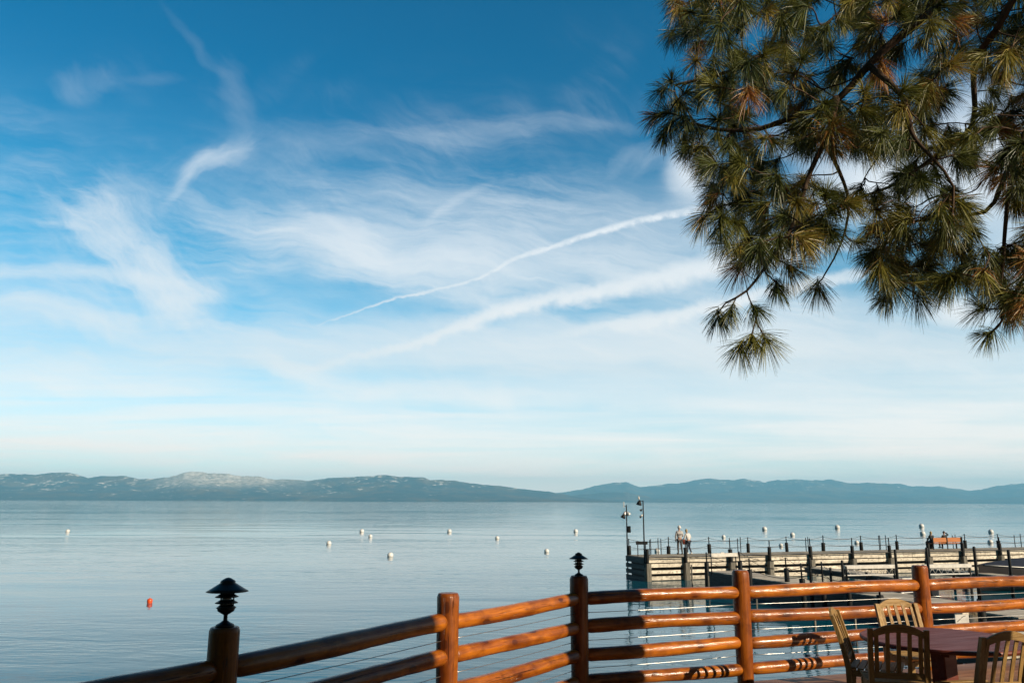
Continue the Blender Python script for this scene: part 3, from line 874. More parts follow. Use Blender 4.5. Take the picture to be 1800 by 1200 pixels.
def swag(xa, xb, y, z, sag, r=.012):
    return MB().tube([(xa + (xb - xa) * k_ / 10, y, z - sag * (1 - (2 * k_ / 10 - 1) ** 2)) for k_ in range(11)], r, 6)
for A, B in zip(farS[:-1], farS[1:]):
    for z, sg in ((ZP + 1.0, .20), (ZP + .50, .16), (ZP + .80, .02), (ZP + .33, .02)):
        swag(A, B, PW - .10, z, sg).build('chain', M['rope'], pier)
MB().tube([(nearS[0], -.3, ZP + .0), (PLEN * .5, -.3, ZP + .02), (PLEN, -.3, ZP + .0)], .03, 6).build('rub_rail', M['iron'], pier)

# light poles at the pier end
def light_pole(px, py_base, top_y, off, label, kind):
    s = s_at(px, off, py_base)
    p = P0 + pd * s + pn * off
    zt = ony(px, top_y, p.y).z
    L = empty('light_pole', (p.x, p.y, 0), 0, label, 'light pole', 'light poles at the end of the pier')
    lo = -.8 if off > 2 or s < 0 else ZP
    MB().lathe([(.05, lo), (.045, zt * .5), (.035, zt)], 10).build('pole', M['iron'], L)
    def head(x, y, z, tilt, sc, m_):
        Rm = Matrix.Rotation(tilt, 3, 'Y')
        prof = [(.03, .16), (.07, .12), (.15, -.05), (.16, -.14), (.14, -.15)]
        h = MB(); h.lathe([(r_ * sc, z_ * sc) for r_, z_ in prof], 14)
        h.v = [tuple(Rm @ Vector(v) + Vector((x, y, z))) for v in h.v]
        return h.build('lamp_head', m_, L)
    if kind == 'a':
        head(-.20, 0, zt - .72, R(25), 1.0, M['iron']); head(.10, -.04, zt - .55, R(-35), .85, M['alum']); head(-.10, .05, zt - .53, R(20), .8, M['alum'])
        MB().tube([(0, 0, zt - .4), (-.20, 0, zt - .56)], .018, 6).build('arm', M['iron'], L)
        MB().box((-.16, 0, zt + .02), (.05, .04, .36), bev=.01).build('antenna', M['whitew'], L)
        MB().tube([(0, 0, zt - .1), (-.16, 0, zt - .08)], .015, 6).build('arm', M['iron'], L)
        MB().box((.14, -.03, 3.05 - .02), (.20, .22, .42), bev=.02).build('meter_box', M['black'], L)
    else:
        head(-.24, 0, zt - .15, R(12), 1.05, M['iron']); MB().lathe([(.03, 0), (.06, .10), (.02, .24)], 10, (-.26, 0, zt + .02)).build('finial', M['whitew'], L)
        MB().tube([(0, 0, zt - .06), (-.24, 0, zt - .0)], .018, 6).build('arm', M['iron'], L)
        head(-.13, 0, zt - .60, R(55), .5, M['iron']); head(-.10, 0, zt - .92, R(30), .45, M['alum']); head(-.17, 0, zt - 1.02, R(60), .45, M['iron'])
        MB().tube([(0, 0, zt - .55), (-.13, 0, zt - .56)], .015, 6).build('arm', M['iron'], L)
        MB().tube([(0, 0, zt - .95), (-.17, 0, zt - .98)], .015, 6).build('arm', M['iron'], L)
light_pole(1103, 975, 887, PW - .05, 'leftmost light pole of the pier with a dark meter box and clustered lamp heads', 'a')
light_pole(1133, 979, 879, -.05, 'taller light pole second from the left at the near corner of the pier', 'b')
# dark board on posts
q = P0 + pd * s_at(1128, 1.3, 951) + pn * 1.3
bd = empty('notice_board', (q.x, q.y, ZP), pang - R(12), 'low dark horizontal board on two posts at the pier end', 'board')
MB().box((0, 0, .82), (.78, .05, .20), bev=.01).build('panel', M['black'], bd)
for sx in (-.26, .26): MB().tube([(sx, .04, 0), (sx, .04, .9)], .03, 8).build('post', M['iron'], bd)

# bench on the pier
BP = onz(1663, 964.6, ZP)
bench = empty('bench', (BP.x, BP.y, ZP), pang, 'orange brown slatted bench on the pier seen from behind', 'bench')
for sx in (-.71, .71):
    MB().box((sx, -.14, .68), (1.36, .04, .34), bev=.01).build('backrest', M['benchw'], bench)
MB().box((0, .14, .43), (2.86, .50, .05), bev=.01).build('seat', M['benchw'], bench)
for sx in (-1.38, 0, 1.38):
    MB().box((sx, -.17, .45), (.07, .06, .90), bev=.008).build('leg', M['iron'], bench)
    MB().box((sx, .28, .20), (.07, .06, .41), bev=.008).build('leg', M['iron'], bench)
    MB().box((sx, .06, .388), (.06, .42, .034), bev=.004).build('bearer', M['iron'], bench)

# ------------------------------------------------------------------ people
def skin_mesh(name, pts, edges, mt, parent, root=0, lvl=1):
    """pts: {key:(x,y,z,r)}; one continuous skinned surface"""
    keys = list(pts); ix = {k_: i for i, k_ in enumerate(keys)}
    me = bpy.data.meshes.new(name)
    me.from_pydata([pts[k_][:3] for k_ in keys], [(ix[a], ix[b_]) for a, b_ in edges], [])
    o = bpy.data.objects.new(name, me); COL.objects.link(o)
    me.materials.append(mt)
    md = o.modifiers.new('Skin', 'SKIN'); md.use_smooth_shade = True
    if not me.skin_vertices: 
        me.attributes  # layer is made by the modifier below
        bpy.context.view_layer.objects.active = o
    sv = me.skin_vertices[0].data if me.skin_vertices else None
    if sv is None:
        import bmesh
        bm = bmesh.new(); bm.from_mesh(me); bm.verts.layers.skin.verify(); bm.to_mesh(me); bm.free()
        sv = me.skin_vertices[0].data
    for i, k_ in enumerate(keys):
        r_ = pts[k_][3]
        sv[i].radius = (r_, r_) if isinstance(r_, (int, float)) else r_
        sv[i].use_root = (i == root)
    sb = o.modifiers.new('Sub', 'SUBSURF'); sb.levels = lvl; sb.render_levels = lvl
    if parent: o.parent = parent
    return o
def chain(*ks): return list(zip(ks[:-1], ks[1:]))
def person(loc, face, label, J, hair, hairlong, top, legs, shoes, scale=1.0, seated=False, stripe=None, hs=1.0):
    """J: joint dict in the person's frame, +Y = the way they face"""
    P = empty('person', loc, face, label, 'person')
    P.scale = (scale,) * 3
    pts = dict(J)
    E = chain('pelvis', 'waist', 'chest', 'neck0', 'neck', 'chin', 'head', 'crown')
    for s in 'LR':
        E += chain('chest', 'sh' + s, 'el' + s, 'wr' + s, 'palm' + s)
        E += chain('pelvis', 'hip' + s, 'kn' + s, 'an' + s, 'toe' + s)
    b0 = skin_mesh('body', {k_: v for k_, v in pts.items()}, E, M['skin'], P, lvl=1)
    # five fingers on each hand, rooted in the palm
    for s in 'LR':
        w = Vector(pts['wr' + s][:3]); pm_ = Vector(pts['palm' + s][:3]); d = (pm_ - w).normalized()
        side = d.cross(Vector((0, 0, 1))); side = side.normalized() if side.length > .1 else Vector((0, 1, 0))
        cu = d.cross(side)
        mb = MB()
        for k_, (o_, L) in enumerate(((-.026, .065), (-.009, .078), (.009, .072), (.026, .056))):
            a0 = pm_ + side * o_; mb.tube([a0 - d * .02, a0 + d * L * .5 + cu * .004, a0 + d * L * .9 + cu * .022], [.010, .009, .006], 6)
        a0 = w + d * .03 - side * .03
        mb.tube([a0, a0 - side * .03 + d * .025, a0 - side * .035 + d * .055], [.012, .011, .007], 6)
        mb.build('fingers', M['skin'], P)
    # face
    hd = Vector(pts['head'][:3]); fw = Vector(pts['nose'][:3]) if 'nose' in pts else None
    def grow(keys, add, mt, nm, extra=(), parent=P):
        d = {k_: (*pts[k_][:3], pts[k_][3] + add) for k_ in keys}
        return skin_mesh(nm, d, extra, mt, parent, lvl=1)
    up = {k_: (*pts[k_][:3], (pts[k_][3] if isinstance(pts[k_][3], float) else pts[k_][3][0]) + .022) for k_ in ['pelvis', 'waist', 'chest', 'neck0', 'shL', 'elL', 'wrL', 'shR', 'elR', 'wrR']}
    up['pelvis'] = (*pts['pelvis'][:3], (.17, .125)); up['waist'] = (*pts['waist'][:3], (.17, .125)); up['chest'] = (*pts['chest'][:3], (.185, .135))
    jk = skin_mesh('sweater', up, chain('pelvis', 'waist', 'chest', 'neck0') + chain('chest', 'shL', 'elL', 'wrL') + chain('chest', 'shR', 'elR', 'wrR'), top, P)
    if stripe:
        c_ = Vector(pts['chest'][:3]) - Vector((0, 0, .06))
        MB().lathe([(.212, -.018), (.218, 0), (.212, .018)], 20, c_, sx=1.0, sy=.80).build('chest_stripe', stripe, jk)
    lw = {k_: (*pts[k_][:3], (pts[k_][3] if isinstance(pts[k_][3], float) else pts[k_][3][0]) + .018) for k_ in ['hipL', 'knL', 'anL', 'hipR', 'knR', 'anR']}
    lw['pelvis'] = (*pts['pelvis'][:3], (.150, .115))
    skin_mesh('trousers', {'pelvis': lw['pelvis'], **lw}, chain('pelvis', 'hipL', 'knL', 'anL') + chain('pelvis', 'hipR', 'knR', 'anR'), legs, P)
    for s in 'LR':
        a, t_ = Vector(pts['an' + s][:3]), Vector(pts['toe' + s][:3])
        dn = Vector((0, 0, -.035))
        MB().tube([a + (a - t_) * .45 + dn, a + dn * .9, (a + t_) / 2 + dn * .7, t_ + dn * .2, t_ + (t_ - a) * .25 + dn * .2], [.035, .052, .05, .045, .025], 10).build('shoe', shoes, P)
    # hair cap, open at the face (+Y side), and a face with eyes, nose, mouth, ears
    h0 = hd
    mb = MB(); seg = 18
    vs = []; rows = 9
    for i in range(rows + 1):
        th = (i / rows) * (2.05 if hairlong else 1.65)
        for j in range(seg):
            an = 2 * math.pi * j / seg
            fr_ = max(0, math.sin(an))
            tt_ = min(th, 1.05 + .0 * fr_) if fr_ > .35 else th
            vs.append(h0 + Vector((.092 * hs * math.sin(tt_) * math.cos(an), .106 * hs * math.sin(tt_) * math.sin(an) - .008 * hs ** 6, .128 * hs * math.cos(tt_) + .018 - (0.10 * max(0, th - 1.6) if hairlong and fr_ < .2 else 0))))
    fs = [(i * seg + j, i * seg + (j + 1) % seg, (i + 1) * seg + (j + 1) % seg, (i + 1) * seg + j) for i in range(rows) for j in range(seg)]
    mb.add(vs, fs, True).build('hair', hair, P)
    mb = MB()
    mb.tube([h0 + Vector((0, .092, .012)), h0 + Vector((0, .118, -.022)), h0 + Vector((0, .092, -.03))], [.007, .013, .009], 6)
    for sx in (-1, 1):
        mb.lathe([(.004, -.028), (.014, -.02), (.017, .008), (.008, .028)], 8, h0 + Vector((sx * .083, -.004, -.01)), sx=.6)
    mb.build('nose_and_ears', M['skin'], P)
    mb = MB()
    for sx in (-1, 1): mb.lathe([(.002, -.007), (.009, 0), (.002, .007)], 8, h0 + Vector((sx * .032, .090, .004)))
    mb.build('eyes', M['iron'], P)
    MB().box(h0 + Vector((0, .092, -.058)), (.045, .008, .008)).build('mouth', M['redbag'], P)
    return P
STAND = dict(pelvis=(0, 0, .95, .12), waist=(0, .0, 1.10, .115), chest=(0, 0, 1.32, .13), neck0=(0, -.005, 1.46, .075), neck=(0, .005, 1.51, .052), chin=(0, .02, 1.57, .062), head=(0, .02, 1.655, .088), crown=(0, .012, 1.715, .07),
             hipL=(-.095, 0, .88, .088), knL=(-.11, .02, .50, .058), anL=(-.12, -.01, .09, .04), toeL=(-.14, .13, .035, .035),
             hipR=(.095, 0, .88, .088), knR=(.12, .02, .50, .058), anR=(.15, -.01, .09, .04), toeR=(.18, .13, .035, .035),
             shL=(-.185, 0, 1.42, .058), elL=(-.24, -.02, 1.14, .042), wrL=(-.20, .10, .93, .030), palmL=(-.195, .135, .86, .034),
             shR=(.185, 0, 1.42, .058), elR=(.25, .03, 1.15, .042), wrR=(.14, .22, 1.10, .030), palmR=(.09, .28, 1.11, .034))
man = dict(STAND); man.update(elL=(-.25, .0, 1.15, .045), wrL=(-.23, .08, .92, .03), palmL=(-.22, .11, .85, .034))
pm1 = onz(1195.5, 973.5, ZP); pm2 = onz(1211, 973.2, ZP)
person((pm1.x, pm1.y, ZP), R(8), 'white haired man in pale grey sweater standing on the pier', man, M['hairw'], False, M['hoodie'], M['greyjeans'], M['shoe'], 1.02, stripe=M['stripe'], hs=1.28)
wom = dict(STAND); wom.update(elL=(-.27, .05, 1.17, .04), wrL=(-.34, .16, 1.0, .028), palmL=(-.36, .2, .94, .032), elR=(.24, .06, 1.15, .04), wrR=(.12, .22, 1.02, .028), palmR=(.07, .27, .98, .032),
                              chest=(-.03, .05, 1.31, .12), waist=(-.0, .0, 1.10, .105), neck0=(-.05, .09, 1.45, .07), neck=(-.055, .11, 1.50, .048), chin=(-.06, .14, 1.555, .058), head=(-.06, .14, 1.635, .084), crown=(-.06, .13, 1.69, .066),
                              shL=(-.20, .06, 1.40, .05), shR=(.13, .06, 1.40, .05), knR=(.12, .10, .50, .056), anR=(.17, -.08, .09, .038), toeR=(.2, .06, .035, .033))
person((pm2.x, pm2.y, ZP), R(22), 'blonde woman in a white top and dark jeans, standing on the pier', wom, M['hairb'], True, M['whitetop'], M['jeans'], M['shoew'], .92)
bag = empty('bag', (pm2.x - .26, pm2.y + .05, ZP + .62), 0, 'rust brown bag held between the two standing people', 'bag')
MB().lathe([(.10, 0), (.13, .05), (.125, .24), (.09, .33)], 14, sy=.6).build('pouch', M['redbag'], bag)
MB().tube([(-.07, 0, .30), (-.05, 0, .42), (0, 0, .46), (.05, 0, .42), (.07, 0, .30)], .012, 6).build('handle', M['redbag'], bag)
SEAT = dict(pelvis=(0, 0, .12, .12), waist=(0, -.02, .26, .11), chest=(0, -.02, .46, .13), neck0=(0, -.01, .60, .07), neck=(0, .0, .64, .05), chin=(0, .015, .70, .06), head=(0, .015, .785, .088), crown=(0, .005, .84, .07),
            hipL=(-.095, .04, .10, .085), knL=(-.12, .44, .08, .058), anL=(-.12, .42, -.36, .04), toeL=(-.13, .55, -.41, .035),
            hipR=(.095, .04, .10, .085), knR=(.12, .44, .08, .058), anR=(.13, .40, -.36, .04), toeR=(.15, .53, -.41, .035),
            shL=(-.18, 0, .55, .055), elL=(-.24, .08, .30, .042), wrL=(-.14, .28, .20, .03), palmL=(-.1, .34, .18, .034),
            shR=(.18, 0, .55, .055), elR=(.24, .08, .30, .042), wrR=(.14, .28, .20, .03), palmR=(.1, .34, .18, .034))
def on_bench(x): return BP + pd * x + pn * .20 + Vector((0, 0, .46))
person(on_bench(-1.12), pang, 'blonde person in dark clothes seated at the left end of the bench', SEAT, M['hairb'], True, M['darktop'], M['jeans'], M['shoe'], .93)
arm = dict(SEAT); arm.update(elR=(.36, -.06, .62, .042), wrR=(.20, .06, .80, .03), palmR=(.14, .09, .84, .034))
person(on_bench(.16), pang, 'dark haired person seated mid bench with one arm raised', arm, M['hairk'], False, M['darktop'], M['jeans'], M['shoe'], .93)

# ------------------------------------------------------------------ low docks between pier and deck
ZD = 1.0
pf = -pn      # the way the finger docks run, towards the shore
def dock(name, a, length, width, label, zt=ZD, depth=1.30, m_top='bleachd'):
    """a = far left corner in the world; runs along pf, widens along pd"""
    D = empty(name, (a.x, a.y, 0), math.atan2(-pf.y, -pf.x) - R(90), label, 'dock')
    mb = MB(); y = 0
    while y > -length:
        mb.box((width / 2, y - .075, zt - .025 + rp.uniform(-.003, .003)), (width + rp.uniform(-.02, .02), .140, .05))
        y -= .15
    mb.build('deck_planks', M[m_top], D)
    MB().box((width / 2, -length / 2, zt - .05 - depth / 2), (width - .06, length - .05, depth)).build('side_beam', M['dkwood'], D)  # near-black block stands in for the shade under the dock
    return D
def local(D, p):
    return D.matrix_world.inverted() @ p if False else (Matrix.Rotation(-D.rotation_euler.z, 3, 'Z') @ (Vector(p) - D.location))
dA0 = onz(1245, 1003.5, ZD)
dA = dock('finger_dock', dA0, 19.0, 1.95, 'near grey finger dock running from the white gate board towards the deck')
for px, d in ((1242, 44.3), (1317, 39.5), (1410, 35.0), (1543, 29.0), (1302, 44.8), (1383, 40.5), (1445, 36.9), (1489, 34.6)):
    w = ony(px, 1000, d); l_ = local(dA, w)
    pile(dA, l_.x, l_.y, 2.2 + rp.uniform(-.05, .08), 1.65 if px not in (1445,) else 1.25, .25, base=(px in (1242, 1543)), rs=.12)
L_ = [local(dA, ony(px, 1000, d)) for px, d in ((1242, 44.3), (1317, 39.5), (1410, 35.0), (1543, 29.0))]
R_ = [local(dA, ony(px, 1000, d)) for px, d in ((1302, 44.8), (1383, 40.5), (1445, 36.9), (1489, 34.6))]
for row_ in (L_, R_):
    for A, B in zip(row_[:-1], row_[1:]):
        for z, sg in ((2.12, .28), (1.72, .22)):
            MB().tube([A.lerp(B, k_ / 8) * 1.0 + Vector((0, 0, -A.lerp(B, k_ / 8).z + z - sg * (1 - (k_ / 4 - 1) ** 2))) for k_ in range(9)], .012, 6).build('rope', M['rope'], dA)
for px, d, z1 in ((1248, 43.6, 1.0), (1331, 36.2, .7), (1431, 31, .95), (1501, 30, 1.1), (1219, 46.5, 1.35)):
    l_ = local(dA, ony(px, 1000, d))
    MB().box((l_.x - .12, l_.y, z1 / 2 - .45), (.06, .06, z1 + .9)).build('stake', M['pile'], dA)
l_ = local(dA, ony(1273, 970, 44.5))
gate = empty('gate_board', Vector((0, 0, ZD)) + Vector((ony(1273, 970, 44.4).x, ony(1273, 970, 44.4).y, 0)), pang, 'white horizontal board on two posts at the far end of the near finger dock', 'board')
MB().box((0, 0, 1.02), (1.66, .06, .19), bev=.01).build('panel', M['whitew'], gate)
MB().box((-.12, 0, 1.135), (.20, .05, .05)).build('cap', M['whitew'], gate)
for sx in (-.80, .74): MB().tube([(sx, .05, 0), (sx, .05, 1.1)], .03, 8).build('post', M['iron'], gate)

dB = dock('finger_dock', onz(1413, 996.5, ZD), 7.5, 1.25, 'pale narrow finger dock second from the left, with a bright end board', depth=.25)
MB().box((.62, -7.56, ZD - .07), (1.3, .08, .20)).build('end_board', M['whitew'], dB)
dC = dock('finger_dock', onz(1628, 998.5, ZD), 6.0, .95, 'pale narrow finger dock at the right with a bright boxed end', depth=.25)
MB().box((.47, -6.06, ZD - .07), (1.05, .08, .26)).build('end_board', M['whitew'], dC)
for D, ys in ((dB, (-2.4, -5.2, -7.2)), (dC, (-2, -5.6))):
    for y in ys:
        MB().tube([(-.1, y, -.8), (-.1, y, ZD + .15)], .07, 8).build('pile', M['iron'], D)
# tall mooring poles beyond the rail
for px, d, ty, lab in ((1576, 38, 965, 'thin tall black mooring pole rising left of the second deck post'), (1481, 37, 984, 'short black mooring pole beside the second finger dock'), (1632, 36, 962, 'tall black mooring pole just right of the second deck post top'),
                       (1716, 34, 960, 'tall black mooring pole right of the bench'), (1776, 34, 966, 'tall black mooring pole near the right edge of the photo'), (1424, 38, 979, 'black mooring pole above the near finger dock, left of the pale one')):
    p = ony(px, 1000, d); zt = ony(px, ty, d).z
    mp = empty('mooring_pole', (p.x, p.y, 0), 0, lab, 'pole', 'mooring poles among the docks')
    MB().lathe([(.065, -.85), (.06, zt - .05), (.045, zt)], 10).build('shaft', M['iron'], mp)
    MB().lathe([(.10, -.4), (.10, zt * .32)], 12).build('sleeve', M['black'], mp)

# cross dock near the shore
cd0 = onz(1560, 1080, ZD)
ca = ony(1520, 1100, 25.8)
cross = empty('cross_dock', (ca.x, ca.y, 0), pang, 'broad sandy grey dock walkway behind the round table', 'dock')
mb = MB(); x = 0
while x < 16:
    mb.box((x + .09, -2.4, ZD - .023 + rp.uniform(-.003, .003)), (.172, 4.8 + rp.uniform(-.03, .03), .05)); x += .185
mb.build('deck_planks', M['bleach'], cross)
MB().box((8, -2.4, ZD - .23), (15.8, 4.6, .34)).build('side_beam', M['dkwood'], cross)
for px, d in ((1727, 25.9), (1674, 24.5)):
    w = ony(px, 1100, d); l2 = Matrix.Rotation(-pang, 3, 'Z') @ (w - cross.location)
    pile(cross, l2.x, l2.y, 2.55 if px > 1700 else 1.2, 1.85 if px > 1700 else 1.15, .3, rs=.12)
p = ony(1689, 1088, 22.6)
sg = empty('notice_sign', (p.x, p.y, ZD), R(6), 'white rectangular notice on a short post beyond the table', 'sign')
MB().box((0, -.05, p.z - ZD), (.39, .02, .27)).build('panel', M['whitew'], sg)
MB().box((0, 0, .26), (.07, .06, .50)).build('post', M['pile'], sg)
MB().tube([(-.15, -.066, p.z - ZD - .05), (.02, -.066, p.z - ZD + .08), (.10, -.066, p.z - ZD + .10)], .006, 5).build('shadow_line', M['black'], sg)  # black bar drawn on the panel as a diagonal shadow line
p = ony(1697, 1050, 27.0)
ut = empty('dock_bench', (p.x, p.y, ZD), R(14), 'small pale topped work table on the dock, seen between the top rails', 'table')
MB().box((0, 0, .615), (.88, .45, .06), bev=.01).build('tabletop', M['whitew'], ut)
for sx in (-.30, .30): MB().box((sx, 0, .29), (.10, .36, .58), bev=.01).build('leg', M['bleach'], ut)
MB().box((0, .05, .40), (.48, .04, .30)).build('panel', M['bleach'], ut)

# boat lifts: pale beam, zigzag truss and lower rail
def lift(px0, px1, py, d, label):
    a = ony(px0, py, d); b_ = ony(px1, py, d + (px1 - px0) * .008)
    L = (b_ - a).length; an = math.atan2(b_.y - a.y, b_.x - a.x)
    E_ = empty('boat_lift', (a.x, a.y, 0), an, label, 'boat lift', 'boat lifts between the docks')
    z = a.z
    MB().box((L / 2, 0, z), (L, .22, .19), bev=.02).build('top_beam', M['whitew'], E_)
    MB().box((L / 2, 0, z - .40), (L, .07, .06)).build('lower_rail', M['alum'], E_)
    tr = MB(); n_ = int(L / .36)
    for i in range(n_):
        x0, x1 = i * L / n_, (i + 1) * L / n_; zt_, zb_ = z - .10, z - .37
        tr.tube([(x0, 0, zb_), ((x0 + x1) / 2, 0, zt_), (x1, 0, zb_)], .018, 5)
    tr.build('truss', M['alum'], E_)
    for x in (.08, L - .08):
        MB().box((x, 0, z / 2 - .5), (.09, .09, z + .8)).build('leg', M['iron'], E_)
lift(1483, 1573, 996.5, 42.5, 'boat lift with a pale beam left of the second deck post')
lift(1622, 1706, 995.0, 42.5, 'boat lift with a pale beam right of the second deck post')

# covered boats
def boat(p, L, W_, H, rz, label, cover=True):
    B = empty('covered_boat' if cover else 'moored_boat', (p.x, p.y, 0), rz, label, 'boat')
    N = 16; vs = []; ring_ = 9
    for i in range(N + 1):
        u = i / N; w = W_ / 2 * (1 - max(0, (u - .45) / .55) ** 2.2) * (.9 + .1 * min(1, u * 6)); w = max(w, .02)
        sheer = H * (1 + .25 * u * u)
        for j in range(ring_):
            a = math.pi * j / (ring_ - 1)
            y = -w * math.cos(a); z = sheer - (sheer + .25 - .22 * u) * math.sin(a) ** .7
            vs.append((u * L - L / 2, y, z))
    fs = [(i * ring_ + j, (i + 1) * ring_ + j, (i + 1) * ring_ + j + 1, i * ring_ + j + 1) for i in range(N) for j in range(ring_ - 1)]
    fs.append(tuple(range(ring_)))
    MB().add(vs, fs, True).build('hull', M['hull'], B)
    vs = []
    for i in range(N + 1):
        u = i / N; w = W_ / 2 * (1 - max(0, (u - .45) / .55) ** 2.2) * (.9 + .1 * min(1, u * 6)) + .04; w = max(w, .04)
        sheer = H * (1 + .25 * u * u) + .01
        pk = (.55 if cover else .06) * math.sin(math.pi * min(1, u * .9 + .12)) ** .8
        for j in range(ring_):
            a = -1 + 2 * j / (ring_ - 1)
            vs.append((u * L - L / 2, w * a, sheer + pk * (1 - abs(a)) ** .8 + .02 * math.sin(u * 22) * (1 - abs(a))))
    fs = [(i * ring_ + j, i * ring_ + j + 1, (i + 1) * ring_ + j + 1, (i + 1) * ring_ + j) for i in range(N) for j in range(ring_ - 1)]
    MB().add(vs, fs, True).build('canvas_cover', M['tarp'], B)
    mb = MB()
    for sy in (-1, 1):
        mb.tube([((u - .5) * L, sy * (W_ / 2 * (1 - max(0, (u - .45) / .55) ** 2.2) * (.9 + .1 * min(1, u * 6)) + .03), H * (1 + .25 * u * u)) for u in np.linspace(0, .97, 14)], .03, 6)
    mb.build('rub_rail', M['alum'], B)
p = ony(1780, 1000, 47.5); boat(Vector((p.x + 1.6, p.y, 0)), 9.0, 2.6, 1.15, pang + R(178), 'large boat under a dark navy cover at the right edge between pier and rail')
p = ony(1412, 1006, 43.0); boat(Vector((p.x + .2, p.y, 0)), 3.6, 1.5, .62, pang + R(175), 'small dark boat tied between the two left finger docks', cover=False)
p = ony(1600, 1006, 41.0); boat(Vector((p.x, p.y, 0)), 4.2, 1.7, .62, pang + R(10), 'dark boat tied behind the second deck post', cover=False)

# ------------------------------------------------------------------ buoys
BU = [(119, 932, 7, 'leftmost white buoy, alone near the left edge of the lake'), (578, 953, 9, 'white buoy nearer than the pair to its right, left of centre'), (636, 932, 8, 'farther buoy of the close pair left of centre'),
      (651, 941, 7, 'smaller, nearer buoy of the close pair left of centre'), (686, 974, 11, 'largest white buoy, nearest of those on open water'), (790, 932, 8, 'distant white buoy above the left deck post with the flat top'), (874, 944, 7.5, 'white buoy in mid water between the orange topped post and the farther lamp'),
      (961, 967, 9, 'white buoy just up and left of the farther lamp'), (1012, 932, 8, 'distant white buoy straight above the farther lamp'), (1155, 966, 9.5, 'white buoy behind the pier railing left of the standing people'), (1272, 942, 7, 'white buoy above the white gate board'),
      (1344, 928, 9, 'far white buoy above the pier chains, right of the gate board'), (1393, 938, 8.5, 'white buoy right of and nearer than the one above the pier middle'), (1373, 957, 7.5, 'white buoy low behind the pier chains, right of the gate board'), (1472, 925, 9, 'far lone white buoy above the pier middle'),
      (1506, 952, 8, 'white buoy low behind the chains left of the bench'), (1620, 923, 9, 'upper of the two stacked buoys left of the bench'), (1622, 936, 9.5, 'lower of the two stacked buoys left of the bench'), (1742, 933, 9, 'upper of the two stacked buoys right of the bench'), (1741, 951, 9.5, 'lower of the two stacked buoys right of the bench')]
for (px, py, sz, lab) in BU:
    p = onz(px, py + sz * .33, 0); r_ = sz * p.y / 1400 / 2 * .93
    B = empty('mooring_buoy', p, rnd.uniform(0, 6), lab, 'buoy', 'white mooring buoys on the lake')
    prof = [(r_ * math.sin(a) + .002, r_ * .38 - r_ * math.cos(a)) for a in np.linspace(0.02, math.pi - .02, 15)]
    MB().lathe(prof, 20).build('float', M['white'], B)
    MB().lathe([(r_ * .16, r_ * 1.34), (r_ * .17, r_ * 1.42), (r_ * .08, r_ * 1.5)], 10).build('cap', M['blueband'], B)
p = onz(263, 1059, 0)
B = empty('orange_buoy', p, 0, 'small orange barrel shaped buoy near the left of the lake', 'buoy')
MB().lathe([(.06, -.15), (.11, -.12), (.125, -.02), (.115, .02), (.125, .06), (.125, .15), (.09, .19), (.03, .205)], 20).build('float', M['orange'], B)
MB().lathe([(.02, .20), (.03, .225), (.012, .24)], 8).build('cap', M['orange'], B)

# ------------------------------------------------------------------ the pine overhead
rt = random.Random(21); nrt = np.random.default_rng(21)
def needle_mat():
    m, t, b = mat('pine_needles')
    at = t.new('ShaderNodeAttribute', attribute_name='tint').outputs['Fac']
    col = t.ramp(at, [(0.0, (.040, .060, .014)), (.40, (.125, .132, .020)), (.72, (.27, .235, .040)), (.90, (.32, .20, .045)), (1.0, (.34, .13, .03))])
    t.plug(b.inputs['Base Color'], col)
    b.inputs['Roughness'].default_value = .45
    b.inputs['Specular IOR Level'].default_value = .45
    tr = t.new('ShaderNodeBsdfTranslucent'); t.plug(tr.inputs['Color'], col)
    mx = t.new('ShaderNodeMixShader'); mx.inputs[0].default_value = .14
    t.l.new(b.outputs[0], mx.inputs[1]); t.l.new(tr.outputs[0], mx.inputs[2])
    o = [n_ for n_ in t.n if n_.type == 'OUTPUT_MATERIAL'][0]; t.l.new(mx.outputs[0], o.inputs['Surface'])
    return m
M['needle'] = needle_mat()
M['bark'] = wood('pine_bark', (.030, .019, .013), (.11, .070, .045), 'Z', .9, gs=.6, crack=.9, spec=.2)
M['twig'] = simple('pine_twig', (.085, .060, .042), .85, 0, .45, 25, .5, 60)

TX, TY = 6.05, 4.74
TR = Vector((TX, TY, 0))
pine = empty('pine_tree', (TX, TY, 0), 0, 'big long needled pine overhanging the upper right of the view', 'tree')
def V3(px, py, d): return ony(px, py, d)
# trunk through the deck, just outside the right edge of the photograph
tp = []; trd = []
for z in np.linspace(-.8, 15, 40):
    tp.append((.05 * math.sin(z * .5), .04 * math.sin(z * .7 + 1), z)); trd.append((.60 - .022 * max(z, 0)) * (1 + .03 * math.sin(z * 6)))
MB().tube(tp, trd, 22).build('trunk', M['bark'], pine)

